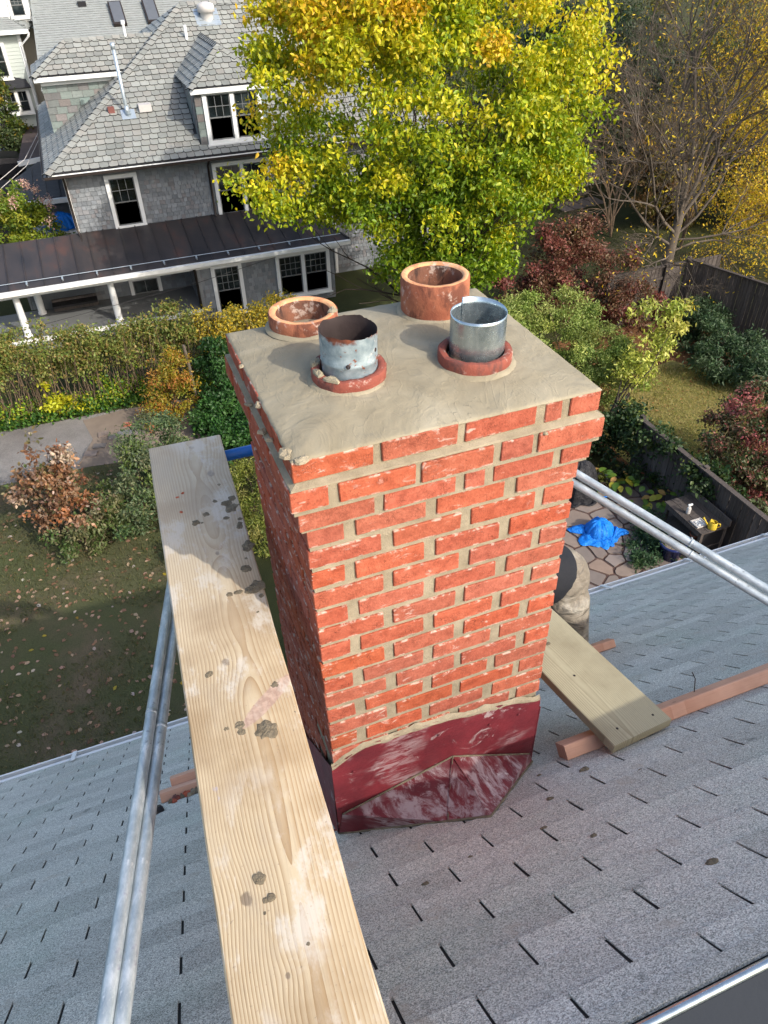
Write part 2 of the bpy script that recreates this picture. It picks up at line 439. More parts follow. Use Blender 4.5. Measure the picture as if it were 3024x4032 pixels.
def m_oldsteel():
    t = T('rusted_galvanised_liner'); p = t.pos()
    zz = t.sep(p)[2]
    n1 = t.noise(p, 26, 6, .7)
    c = t.ramp(t.noise(p, 50, 4), [(.3, (.20, .27, .31)), (.7, (.38, .46, .50))])
    c = t.mix(t.math('MULTIPLY', t.step(n1, .60, .68), .7), c, (.60, .61, .60))
    top = t.step(t.math('ADD', zz, t.math('MULTIPLY', t.noise(p, 20, 4, .65), .07)), .168, .184)
    c = t.mix(top, c, t.ramp(t.noise(p, 60, 4), [(.3, (.05, .018, .012)), (.7, (.17, .055, .03))]))
    spots = t.step(t.noise(t.vmath('ADD', p, (1, 5, 2)), 30, 5, .7), .60, .64)
    c = t.mix(t.math('MULTIPLY', spots, .9), c, (.24, .075, .03))
    return t.out(t.bsdf(c, .5, t.math('MULTIPLY_ADD', top, -.5, .55), .4, t.bump(n1, .4, .005)))
M['oldsteel'] = m_oldsteel()
M['soot'] = plain('sooty_steel_inside', (.035, .025, .024), .7, .2, var=.5, scale=18)
def m_slate(name, cols, vlo=.86, vr=.24):
    t = T(name); p = t.pos(); r = t.anyrnd()
    c = t.ramp(r, [(i / (len(cols) - 1), q) for i, q in enumerate(cols)])
    c = t.hsv(c, .5, 1.0, t.math('MULTIPLY_ADD', t.math('FRACT', t.math('MULTIPLY', r, 9.7)), vr, vlo))
    n1 = t.noise(p, 5, 5, .65)
    c = t.hsv(c, .5, 1.0, t.math('MULTIPLY_ADD', n1, .5, .75))
    return t.out(t.bsdf(c, .62, 0, .35, t.bump(t.noise(p, 14, 4), .4, .01)))
M['slate'] = m_slate('grey_green_slate', [(.175, .185, .17), (.20, .205, .19), (.225, .235, .215), (.21, .205, .185), (.245, .255, .235)])
M['mixed_slate'] = m_slate('green_purple_slate', [(.13, .15, .14), (.15, .185, .17), (.12, .122, .122), (.15, .138, .134), (.145, .128, .12), (.15, .20, .187)], .8, .35)
M['slate_edge'] = plain('dark_tile_edge', (.03, .031, .03), .9, var=.3)  # darker tone for the edge faces of slates and wall shingles
M['sash'] = plain('grey_window_sash', (.14, .145, .145), .5, var=.1)
M['siding'] = m_slate('grey_cedar_siding', [(.135, .15, .165), (.17, .185, .20), (.155, .17, .182), (.195, .21, .222), (.16, .152, .156)], .8, .35)
def m_seam():
    t = T('dark_copper_roof'); p = t.pos(); r = t.anyrnd()
    f = t.noise(t.map(p, (1, .5, .5)), 1.4, 5, .6)
    c = t.ramp(f, [(.3, (.028, .028, .031)), (.55, (.05, .043, .042)), (.75, (.095, .052, .042))])
    c = t.hsv(c, .5, 1.0, t.math('MULTIPLY_ADD', r, .3, .85))
    return t.out(t.bsdf(c, t.math('MULTIPLY_ADD', f, .3, .33), .35, .4, t.bump(t.noise(p, 3, 3), .15, .02)))
M['seam'] = m_seam()
M['far_shingle'] = m_slate('grey_far_shingle', [(.16, .175, .175), (.19, .205, .20), (.175, .18, .185)], .8, .35)
M['ridge_dark'] = plain('shade_dark_lead_ridge', (.022, .026, .033), .85, 0, .1, var=.2, scale=3)  # lead darkened in place of a shadow that nothing here casts
M['ridge_black'] = plain('shade_dark_rear_shingles', (.011, .013, .017), .9, 0, .08, var=.2, scale=3)  # rear shingles darkened too, standing in for that uncast shadow
M['brown_roof'] = plain('brown_membrane_roof', (.055, .042, .04), .8, var=.25, scale=1.2)
M['black_roof'] = plain('black_membrane_roof', (.025, .026, .03), .6, var=.25, scale=1.2)
M['pale_siding'] = plain('pale_green_clapboard', (.38, .42, .39), .6, var=.06)
M['cream_siding'] = plain('cream_clapboard', (.44, .40, .32), .6, var=.06)
def m_leaf():
    t = T('leaf'); c = t.attr('col', 'Color')
    d = t.bsdf(c, .48, 0, .35)
    tr = t.n('BsdfTranslucent', {'Color': t.hsv(c, .5, 1.1, 1.25)}).outputs[0]
    ms = t.n('MixShader', {0: .34, 1: d, 2: tr}).outputs[0]
    return t.out(ms)
M['leaf'] = m_leaf()
def m_ground(name, cols, sc, fine=45, bump=.8):
    t = T(name); p = t.pos()
    f = t.noise(p, sc, 6, .62)
    c = t.ramp(f, cols)
    g = t.noise(p, fine, 4, .7)
    c = t.hsv(c, .5, 1.0, t.math('MULTIPLY_ADD', g, 1.5, .25))
    return t.out(t.bsdf(c, .95, 0, .1, t.bump(g, bump, .05)))
M['ground'] = m_ground('rough_grass', [(.3, (.05, .042, .022)), (.5, (.045, .05, .02)), (.7, (.065, .07, .025))], .35)
M['lawn_l'] = m_ground('thin_lawn_in_bare_soil', [(.30, (.15, .11, .075)), (.48, (.085, .085, .042)), (.68, (.07, .085, .034))], .5)
M['lawn_r'] = m_ground('dry_olive_lawn', [(.3, (.27, .21, .09)), (.5, (.23, .205, .07)), (.7, (.16, .165, .045))], .55)
M['gravel'] = m_ground('grey_gravel', [(.3, (.17, .155, .145)), (.55, (.25, .235, .22)), (.75, (.33, .315, .295))], .8, 60, 1.0)
M['mulch'] = m_ground('brown_leaf_litter', [(.3, (.09, .05, .03)), (.5, (.15, .075, .035)), (.7, (.19, .10, .05))], 1.5, 22, 1.0)
M['joint'] = m_ground('reddish_joint_dirt', [(.3, (.075, .046, .04)), (.7, (.12, .08, .07))], 2, 40)
M['flag'] = m_slate('brown_grey_flagstone', [(.165, .135, .12), (.19, .16, .14), (.15, .138, .13), (.24, .175, .135), (.17, .15, .135)], .8, .35)
M['asphalt'] = m_ground('dark_asphalt', [(.3, (.03, .03, .033)), (.7, (.045, .045, .048))], 1, 60, .4)
def m_fence():
    t = T('grey_brown_fence_board'); p = t.pos(); r = t.anyrnd()
    f = t.noise(t.map(p, (14, 14, 1)), 3, 5, .65)
    c = t.ramp(f, [(.3, (.045, .036, .032)), (.7, (.105, .088, .078))])
    c = t.hsv(c, .5, .9, t.math('MULTIPLY_ADD', r, .55, .7))
    return t.out(t.bsdf(c, .85, 0, .2, t.bump(f, .5, .01)))
M['fence'] = m_fence()
def m_tarp(name, col):
    t = T(name); p = t.pos()
    f = t.noise(p, 5, 4, .6)
    c = t.hsv(col, .5, 1.0, t.math('MULTIPLY_ADD', f, .5, .75))
    return t.out(t.bsdf(c, .5, 0, .35, t.bump(t.math('ABSOLUTE', t.math('SUBTRACT', t.noise(p, 7, 5, .6, 1.0), .5)), 1.0, .09)))
M['tarp'] = m_tarp('blue_poly_tarp', (.003, .165, .62))
M['black_cover'] = m_tarp('black_grill_cover', (.014, .014, .017))
def m_pants():
    t = T('dusty_khaki_trousers'); p = t.pos()
    f = t.noise(p, 6, 5, .65)
    c = t.ramp(f, [(.3, (.15, .125, .095)), (.52, (.26, .225, .175)), (.7, (.42, .385, .32))])
    fold = t.noise(t.map(p, (1, 1, 2.2)), 7, 3, .5, 1.5)
    return t.out(t.bsdf(c, .9, 0, .15, t.bump(t.math('ADD', fold, t.math('MULTIPLY', t.noise(p, 300, 2), .06)), .9, .04)))
M['pants'] = m_pants()
# ------------------------------------------------------------------ setting: ground
GZ = -10.0
def sheet(name, pts, z, mat, sub=0):
    mb = MB(); mb.add([(x, y, z) for x, y in pts], [tuple(range(len(pts)))])
    return mb.build(name, M[mat], kind='structure')
sheet('ground', [(-200, -60), (200, -60), (200, 400), (-200, 400)], GZ, 'ground')
sheet('lawn', [(-16, 2.0), (0.9, 2.0), (0.9, 15.4), (-2.0, 15.9), (-16, 16.2)], GZ + .004, 'lawn_l')
sheet('gravel_path', [(-16, 16.2), (-2.0, 15.9), (.9, 16.0), (.9, 18.2), (-1.0, 18.5), (-16, 18.9)], GZ + .006, 'gravel')
sheet('garden_bed', [(-2.3, 15.95), (1.2, 15.4), (1.2, 18.3), (-.9, 18.45), (-2.0, 18.3), (-1.8, 17.2)], GZ + .009, 'soil')
sheet('garden_bed', [(10.9, 9.5), (15.2, 9.5), (17.6, 13.0), (17.6, 17.2), (9.5, 17.2), (9.5, 14.0)], GZ + .004, 'mulch')
sheet('lawn', [(13.57, 14.5), (11.9, 13.6), (11.0, 12.4), (10.62, 11.2), (10.62, 9.6), (12.06, 9.6), (12.68, 9.8), (14.06, 10.2), (15.73, 11.0), (16.43, 12.0), (15.7, 13.2), (15.05, 14.7)], GZ + .009, 'lawn_r')
MB().box(-12, -2.72, 36.2, 41.5, GZ - .2, -8.24).build('driveway', M['asphalt'], kind='structure')
# patio: flagstones set in reddish dirt, every stone a piece of its own
patio = MB().box(3.5, 10.6, 2.4, 10.6, GZ - .2, GZ + .008).build('patio', M['joint'], kind='structure')
prng = random.Random(3)
pts = []
sp = .37
for i in range(-1, 20):
    for j in range(-1, 24):
        if prng.random() < .25: continue
        pts.append((3.6 + i * sp + prng.uniform(-.14, .14) + (.18 if j % 2 else 0), 2.6 + j * sp * .95 + prng.uniform(-.14, .14)))
for i, c in enumerate(pts):
    if not (4.6 < c[0] < 10.5 and 4.2 < c[1] < 10.5): continue
    poly = [(c[0] - 1, c[1] - 1), (c[0] + 1, c[1] - 1), (c[0] + 1, c[1] + 1), (c[0] - 1, c[1] + 1)]
    for j, q in enumerate(pts):
        if i == j or abs(q[0] - c[0]) > 1.4 or abs(q[1] - c[1]) > 1.4: continue
        d = (q[0] - c[0], q[1] - c[1]); L = math.hypot(*d)
        k = .5 - .026 / L
        m = (c[0] + d[0] * k, c[1] + d[1] * k)
        poly = clip(poly, m, (m[0] - d[1], m[1] + d[0]))
        if len(poly) < 3: break
    if len(poly) < 3 or area(poly) < .02: continue
    z = GZ + .02 + prng.uniform(0, .014)
    cc = []
    n = len(poly)
    for k in range(n):
        a = poly[k]; b = poly[(k + 1) % n]
        for tt in (.07, .5, .93):
            s_ = prng.uniform(-.012, .012)
            cc.append((a[0] + (b[0] - a[0]) * tt + s_, a[1] + (b[1] - a[1]) * tt - s_, z))
    MB().poly(cc, (0, 0, 1), .05).build('flagstone', M['flag'], patio, org=(c[0], c[1], z))

# ------------------------------------------------------------------ the house we stand on
RS = .947; RZ0 = -1.605
RN = Vector((0, RS, 1)).normalized()
RD = Vector((0, 1, -RS)).normalized()
RT = math.atan(RS)
RIDGE_Y = -1.03
def rz(y): return RZ0 - RS * y
def rp(x, y, h=0.0): return Vector((x, y, rz(y))) + RN * h
home = thing('house', 'house under the chimney with grey three tab shingle roof and white eave', 'house', (2.0, -1.0, GZ))
EY = 2.50
mb = MB()
mb.poly([rp(-4.5, RIDGE_Y), rp(8.5, RIDGE_Y), rp(8.5, EY), rp(-4.5, EY)], RN, .12)
mb.build('roof_deck', M['deck'], home)
hz = rz(RIDGE_Y)
MB().poly([(-4.5, RIDGE_Y - .001, hz), (-4.5, -4.6, hz - RS * 3.57), (8.5, -4.6, hz - RS * 3.57), (8.5, RIDGE_Y - .001, hz)], Vector((0, -RS, 1)).normalized(), .12).build('rear_roof', M['ridge_black'], home)
MB().box(-4.1, 8.1, -4.2, 2.15, GZ, rz(2.15) - .18).build('wall', M['siding'], home)
EXP = .1164; TW = .302
NT_ = 4
tabm = []
for k in range(NT_):
    q = random.Random(40 + k)
    x1 = TW - .0078
    v = []
    nx = 7
    for i in range(nx):
        x = x1 * i / (nx - 1)
        j = q.uniform(-.0012, .0012)
        v += [(x, -.012, .0012), (x, EXP * .55, .0035 + q.uniform(-.0004, .0008)), (x, EXP + j, .0058 + q.uniform(-.0004, .001)), (x, EXP + j, -.001)]
    f = []
    for i in range(nx - 1):
        a = i * 4; b = a + 4
        for r in range(3):
            f.append((a + r, a + r + 1, b + r + 1, b + r))
    f += [(0, 3, 2, 1), ((nx - 1) * 4, (nx - 1) * 4 + 1, (nx - 1) * 4 + 2, (nx - 1) * 4 + 3)]
    tb = MB(); tb.add(v, f)
    tabm.append(tb)
tabmesh = [tb.mesh('shingle', M['shingle']) for tb in tabm]
CW, CD, CP = .7385, .6401, .0699
Rrot = Matrix((Vector((1, 0, 0)), RD, RN)).transposed()      # columns: along the eave, down the slope, outward
rot_e = Rrot.to_euler()
tabs = []
for j in range(-2, 40):
    yb = -.844 + .0852 * j
    yt = yb - .0852
    if yb > EY + .02: break
    off = .355 if j % 2 == 0 else .203
    for i in range(-16, 27):
        x = off + TW * i + .004
        cx, cy = x + TW / 2, (yt + yb) / 2
        if yt < RIDGE_Y - .01: continue
        if .02 < x and x + TW < CW - .02 and .06 < yt and yb < CD - .06: continue
        tabs.append((x, yt, cx, cy))
def tabd(t): 
    return (rp(t[2], t[3]) - CAMP).length + (0 if seen(rp(t[2], t[3]), 150) else 50)
tabs.sort(key=tabd)
trng = random.Random(5)
rest = MB()
for k, (x, yt, cx, cy) in enumerate(tabs):
    base = rp(x + trng.uniform(-.0008, .0008), yt, trng.uniform(0, .0005))
    if k < 300:
        o = place('shingle', tabmesh[k % NT_], home, base, rot_e)
    else:
        tb = tabm[k % NT_]
        rest.add([base + Rrot @ Vector(v) for v in tb.v], tb.f, trng.random())
rest.build('shingle_field', M['shingle'], home, attr=True, kind='stuff')
# the row under the ridge and the silver ridge edging
MB().poly([rp(-4.5, RIDGE_Y, .0095), rp(8.5, RIDGE_Y, .0095), rp(8.5, RIDGE_Y + .035, .0095), rp(-4.5, RIDGE_Y + .035, .0095)], RN, .008).build('ridge_course', M['shingle'], home)
rb = MB(); rb.tube([(-4.5, RIDGE_Y - .012, hz + .012), (8.5, RIDGE_Y - .012, hz + .012)], .0085, 10)
rb.build('ridge_bead', M['newsteel'], home, smooth=True)
MB().poly([(-4.5, RIDGE_Y - .02, hz + .004), (-4.5, RIDGE_Y - .085, hz - .055), (8.5, RIDGE_Y - .085, hz - .055), (8.5, RIDGE_Y - .02, hz + .004)], Vector((0, -RS, 1)).normalized(), .004).build('ridge_flashing', M['ridge_dark'], home)
# white drip edge, gutter and its straps
e0 = rp(0, EY)
MB().box(-4.5, 8.5, EY - .012, EY + .012, e0.z - .02, e0.z + .012).build('drip_edge', M['white'], home)
g = MB()
g.box(-4.5, 8.5, EY + .012, EY + .02, e0.z - .13, e0.z - .02)
g.box(-4.5, 8.5, EY + .02, EY + .062, e0.z - .138, e0.z - .13)
g.box(-4.5, 8.5, EY + .062, EY + .074, e0.z - .138, e0.z - .012)
g.build('gutter', M['white'], home)
for i in range(14):
    x = -4.2 + .93 * i
    MB().bar((x, EY - .07, rz(EY - .07) + .02), (x, EY + .074, e0.z - .008), .03, .006).build('gutter_strap', M['white'], home)
brng = random.Random(11)
def lump(rx, ry, rz_, seed, n=9, m=5):
    """a rough dab: irregular outline, uneven top"""
    q = random.Random(seed)
    vs = []; fs = []
    ph = q.random() * 10
    for j in range(m):
        tt = j / (m - 1)
        for k in range(n):
            a = 2 * math.pi * k / n
            wv = 1 + .42 * nz(math.cos(a) * 1.6 + ph, math.sin(a) * 1.6, seed) + .22 * nz(math.cos(a) * 5 + ph, math.sin(a) * 5, seed + 2)
            rad = (1 - tt ** 1.6 * .92) * wv
            hgt = math.sqrt(max(0, tt)) * (1 + .6 * nz(math.cos(a) * rad * 2 + ph, math.sin(a) * rad * 2, seed + 5) + .35 * nz(math.cos(a) * rad * 7 + ph, math.sin(a) * rad * 7, seed + 8))
            vs.append((rx * rad * math.cos(a), ry * rad * math.sin(a), rz_ * hgt))
    for j in range(m - 1):
        for k in range(n):
            k2 = (k + 1) % n
            fs.append((j * n + k, j * n + k2, (j + 1) * n + k2, (j + 1) * n + k))
    fs.append(tuple((m - 1) * n + k for k in range(n)))
    b = MB(); b.add(vs, fs); return b
for x, y, r in [(.709, -.788, .018), (.628, -.294, .014), (.827, -.207, .02), (.588, -.538, .012), (.514, -.423, .012), (.276, -.419, .01), (.121, -.453, .012), (.701, -.133, .009), (1.35, -.62, .008), (.94, -.33, .008)]:
    place('mortar_blob', lump(r, r * .7, r * .45, int(x * 1000)).mesh('mortar_blob', M['blob']), home, rp(x, y, .004), rot_e)

# ------------------------------------------------------------------ the chimney
chim = thing('chimney', 'rebuilt red brick chimney with four flues, mortar wash top and maroon flashing', 'chimney', (CW / 2, CD / 2, RZ0))
BH = CP - .0150; BW = .0885; BL = .186
bcache = {}
bq = random.Random(21)
def brick_mesh(lx, ly, lz, var):
    key = (round(lx, 3), round(ly, 3), var)
    if key in bcache: return bcache[key]
    q = random.Random(hash(key) & 0xffff)
    e = .0022
    hx, hy, hz_ = lx / 2, ly / 2, lz / 2
    vs = []; ids = {}
    for sx in (-1, 1):
        for sy in (-1, 1):
            for sz in (-1, 1):
                jx, jy, jz = (q.uniform(-.0012, .0012) for _ in range(3))
                for ax in range(3):
                    c = [sx * (hx - e) + jx, sy * (hy - e) + jy, sz * (hz_ - e) + jz]
                    c[ax] += (sx, sy, sz)[ax] * e * q.uniform(.7, 1.2)
                    ids[(sx, sy, sz, ax)] = len(vs); vs.append(tuple(c))
    fs = []
    for ax in range(3):
        o = [a for a in range(3) if a != ax]
        for s_ in (-1, 1):
            loop = []
            for a, b in ((-1, -1), (1, -1), (1, 1), (-1, 1)):
                k = [0, 0, 0]; k[ax] = s_; k[o[0]] = a; k[o[1]] = b
                loop.append(ids[(k[0], k[1], k[2], ax)])
            if (s_ == 1) == (ax == 1): loop.reverse()
            fs.append(tuple(loop))
    for ax in range(3):                      # edges running along ax
        o = [a for a in range(3) if a != ax]
        for a in (-1, 1):
            for b in (-1, 1):
                def kk(t_, f): 
                    k = [0, 0, 0]; k[ax] = t_; k[o[0]] = a; k[o[1]] = b
                    return ids[(k[0], k[1], k[2], f)]
                fs.append((kk(-1, o[0]), kk(1, o[0]), kk(1, o[1]), kk(-1, o[1])))
    for sx in (-1, 1):
        for sy in (-1, 1):
            for sz in (-1, 1):
                fs.append(tuple(ids[(sx, sy, sz, a)] for a in range(3)))
    b = MB(); b.add(vs, fs)
    me = b.mesh('brick', M['brick'])
    bm_fix(me)
    bcache[key] = (me, b)
    return bcache[key]
import bmesh
def bm_fix(me):
    bm = bmesh.new(); bm.from_mesh(me)
    bmesh.ops.recalc_face_normals(bm, faces=bm.faces)
    bm.to_mesh(me); bm.free()
backing = MB()
def put_brick(x0, x1, y0, y1, i, stuff=False):
    z1 = -i * CP - (.003 if i else 0); z0 = z1 - BH
    me, b = brick_mesh(x1 - x0, y1 - y0, BH, bq.randrange(4))
    c = Vector(((x0 + x1) / 2 + bq.uniform(-.0015, .0015), (y0 + y1) / 2 + bq.uniform(-.0014, .0014), (z0 + z1) / 2 + bq.uniform(-.0012, .0012)))
    if stuff:
        backing.add([c + Vector(v) for v in b.v], b.f, bq.random())
    else:
        place('brick', me, chim, c, (bq.uniform(-.004, .004), bq.uniform(-.004, .004), bq.uniform(-.004, .004)))
OFF = {0: .0188, 1: .0332, 2: .0182}
core = MB()
for i in range(31):
    o = OFF.get(i, 0.0)
    x0, x1, y0, y1 = -o, CW + o, -o, CD + o
    zt = -i * CP
    typ = 'H' if i % 2 == 1 else 'S'
    Wd = x1 - x0
    if i < 17:
        lens = {0: [BL, BL, BL, .045, .085], 1: [.088, BL, BL, .085, BL - .005], 2: [BL, BL, .055, BL - .02, .088]}.get(i)
        if lens is None:
            lens = [BW, BL, BL, BL] if typ == 'H' else [BL, BL, BL, BW]
            lens = [l + bq.uniform(-.004, .004) for l in lens]
        gap = (Wd - sum(lens)) / (len(lens) - 1)
        x = x0
        for k, l in enumerate(lens):
            deep = BW
            if (k == 0 and typ == 'H') or (k == len(lens) - 1 and typ == 'S'): deep = BL
            g_ = gap + (bq.uniform(-.003, .003) if k < len(lens) - 1 else 0)
            put_brick(x, x + l if k < len(lens) - 1 else x1, y0, y0 + deep, i)
            x += l + g_
    roof_y = (RZ0 - zt) / RS          # where the roof meets this course
    ys = y0 + (BL if typ == 'H' else BW) + .018
    if i >= 17: ys = max(ys, roof_y - .05)
    ye = y1 - (BW if typ == 'H' else BL) - .018
    L = ye - ys
    if L > .05:
        n = max(1, round((L + .018) / (BL + .018)))
        bl = (L + .018) / n - .018
        for k in range(n):
            a = ys + k * (bl + .018)
            put_brick(x0, x0 + BW, a, a + bl, i)
    ys2 = y0 + (BW if typ == 'H' else BL) + .018
    if i >= 17: ys2 = max(ys2, roof_y - .05)
    L = y1 - BW - .018 - ys2
    if L > .05:
        n = max(1, round((L + .018) / (BL + .018)))
        bl = (L + .018) / n - .018
        for k in range(n):
            a = ys2 + k * (bl + .018)
            put_brick(x1 - BW, x1, a, a + bl, i, True)
    # back face; its first brick shows its end on the left side
    bx = x0
    for k in range(4):
        l = (BW if k == 0 else BL) if typ == 'H' else (BL if k < 3 else BW)
        x2 = x1 if k == 3 else bx + l
        deep = BL if (typ == 'S' and k == 0) else BW
        put_brick(bx, x2, y1 - deep, y1, i, k > 0)
        bx = x2 + (Wd - 3 * BL - BW) / 3
backing.build('rear_brickwork', M['brick'], chim, attr=True, kind='stuff')
rc = .0058
def slab_grid(x0, x1, y0, y1, z0, z1, mat, name):
    MB().box(x0, x1, y0, y1, z0, z1).build(name, M[mat], chim)
slab_grid(rc, CW - rc, rc, CD - rc, -31 * CP, -3 * CP + .004, 'mortar', 'mortar_joints')
for i in (0, 1, 2):
    o = OFF[i] - rc
    slab_grid(-o, CW + o, -o, CD + o, -(i + 1) * CP + (.0 if i < 2 else .004), -i * CP - (.002 if i else .004), 'mortar', 'mortar_joints')
# sloped mortar fillet on top of the projecting course
o0, o1 = OFF[0], OFF[1]
fl = MB()
zt = -CP
for (ax, ay), (bx_, by_) in (((-1, -1), (1, -1)), ((1, -1), (1, 1)), ((1, 1), (-1, 1)), ((-1, 1), (-1, -1))):
    def cn(sx, sy, o): return (CW / 2 + sx * (CW / 2 + o), CD / 2 + sy * (CD / 2 + o))
    N = 14
    vs = []
    for k in range(N + 1):
        tt = k / N
        a_o = cn(ax, ay, o1 - .003); b_o = cn(bx_, by_, o1 - .003); a_i = cn(ax, ay, o0 - .006); b_i = cn(bx_, by_, o0 - .006)
        po = [a_o[m] + (b_o[m] - a_o[m]) * tt for m in (0, 1)]; pi = [a_i[m] + (b_i[m] - a_i[m]) * tt for m in (0, 1)]
        jz = .0016 * nz(po[0] * 20, po[1] * 20)
        vs += [(po[0], po[1], zt - .0008), (po[0] * .9 + pi[0] * .1, po[1] * .9 + pi[1] * .1, zt + .0035 + jz), (pi[0], pi[1], zt + .0105 + jz)]
    fs = []
    for k in range(N):
        a = k * 3; b = a + 3
        fs += [(a, b, b + 1, a + 1), (a + 1, b + 1, b + 2, a + 2)]
    fl.add(vs, fs)
fl.build('mortar_fillet', M['mortar'], chim)
# the trowelled wash on top
NXc, NYc = 90, 80
vs = []; fs = []
oc = OFF[0]
for j in range(NYc + 1):
    for i in range(NXc + 1):
        u = i / NXc; v = j / NYc
        x = -oc + (CW + 2 * oc) * u; y = -oc + (CD + 2 * oc) * v
        e = min(u, 1 - u) * CW; e2 = min(v, 1 - v) * CD
        d = min(e, e2)
        z = .002 + .034 * (1 - math.exp(-d / .15)) + .0022 * nz(x * 7, y * 7) * min(1, d / .05) + .0012 * nz(x * 30, y * 24, 4) + .0007 * nz(x * 90, y * 90, 9)
        if u in (0, 1) or v in (0, 1):
            z = .0006 + .0012 * nz(x * 40, y * 40)
            x += .0016 * nz(x * 35, y * 35, 2)
            y += .0016 * nz(x * 35, y * 35, 6) + (.0012 if v == 0 else -.0012)
        vs.append((x, y, z))
for j in range(NYc):
    for i in range(NXc):
        a = j * (NXc + 1) + i
        fs.append((a, a + 1, a + NXc + 2, a + NXc + 1))
rim = [i for i in range(NXc + 1)] + [(j + 1) * (NXc + 1) - 1 for j in range(1, NYc + 1)] + [NYc * (NXc + 1) + i for i in range(NXc - 1, -1, -1)] + [j * (NXc + 1) for j in range(NYc - 1, 0, -1)]
b0 = len(vs)
vs += [(vs[k][0], vs[k][1], -.0022 + .0016 * nz(vs[k][0] * 60, vs[k][1] * 60, 5)) for k in rim]
for k in range(len(rim)):
    k2 = (k + 1) % len(rim)
    fs.append((rim[k2], rim[k], b0 + k, b0 + k2))
cm_ = MB(); cm_.add(vs, fs)
cm_.build('mortar_wash', M['crown'], chim, smooth=True)
# mortar dabs left where the wash and the joints were struck
for k, (x, y, z, r) in enumerate([(-.019, .02, .0, .016), (-.03, .14, -.035, .008), (-.03, .22, -.06, .011), (-.021, .26, -.01, .012), (-.03, .36, -.062, .008), (.005, -.019, .0, .014), (-.021, .45, 0, .008), (.60, -.034, -.075, .007)]):
    place('mortar_blob', lump(r, r * 1.3, r * .7, k + 70).mesh('mortar_blob', M['mortar']), chim, (x, y, z), (0, 0, k))
def wobf(seed, amp):
    def f(j, a, q):
        s_ = 1 + amp * nz(math.cos(a) * 1.5 + seed, math.sin(a) * 1.5, q[2] * 6)
        return (q[0], q[1], q[2] + amp * .10 * nz(math.cos(a) * 4 + seed, math.sin(a) * 4, 3)) if j else q
    return f
def chipf(seed):
    def f(j, a, q):
        n1 = nz(math.cos(a) * 3 + seed, math.sin(a) * 3, 2); n2 = nz(math.cos(a) * 8 + seed, math.sin(a) * 8, 5)
        return (q[0] * (1 + .0) + .0015 * n2, q[1] + .0015 * n1, q[2] + (.0045 * n1 + .0025 * n2 if q[2] > .03 else 0))
    return f
def flue(cx, cy, r, ri, z0, z1, name, mat, seed, label, tall=True):
    wobf_ = wobf(seed, .02) if tall else chipf(seed)
    ob = MB(); ob.lathe([(r * .99, z0), (r, z0 + (z1 - z0) * .5), (r, z1 - .004), (r - .003, z1)], (cx, cy, 0), 44, wobf_)
    o = ob.build(name, M[mat], chim, smooth=True, label=label)
    rm = MB(); rm.lathe([(r - .003, z1 - .0005), (r * .6 + ri * .4, z1 + .001), (ri + .003, z1 - .0005), (ri, z1 - .006)], (cx, cy, 0), 44, wobf_)
    rm.build('flue_rim', M['clay_rim' if tall else 'clay_ring'], o, smooth=True)
    im = MB(); im.lathe([(ri, z1 - .005), (ri * .99, z0 - .02), (ri * .97, -.5), (.002, -.52)], (cx, cy, 0), 44)
    im.build('flue_bore', M['clay_soot'], o, smooth=True)
    # a thin ring of mortar where it meets the wash
    fb = MB(); fb.lathe([(r + .012, z0 + .004), (r + .006, z0 + .011), (r - .001, z0 + .013)], (cx, cy, 0), 44, lambda j, a, q: (q[0], q[1], q[2] + .004 * nz(math.cos(a) * 2 + seed, math.sin(a) * 2)))
    fb.build('mortar_collar', M['crown'], o, smooth=True)
    return o
flue(.187, .578, .0955, .074, .018, .066, 'clay_flue', 'clay', 1, 'low orange clay flue at the left rear of the wash')
flue(.557, .522, .0965, .076, .018, .126, 'clay_flue', 'clay', 2, 'tallest orange clay flue at the right rear of the wash')
flue(.207, .252, .0925, .071, .016, .054, 'flue_collar', 'clay_ring', 3, 'chipped red clay collar round the rusty pipe', False)
flue(.524, .203, .0935, .073, .016, .056, 'flue_collar', 'clay_ring', 4, 'red clay collar round the shiny new pipe', False)
for k, (cx, cy, a0, rr) in enumerate([(.207, .252, 3.3, .082), (.207, .252, 2.6, .084), (.207, .252, 3.9, .083), (.524, .203, .35, .085), (.187, .578, 5.8, .083)]):
    place('mortar_blob', lump(.022, .012, .01, 90 + k).mesh('mortar_blob', M['crown']), chim, (cx + rr * math.cos(a0), cy + rr * math.sin(a0), .052 if k < 4 else .064), (0, 0, a0 + 1.57))
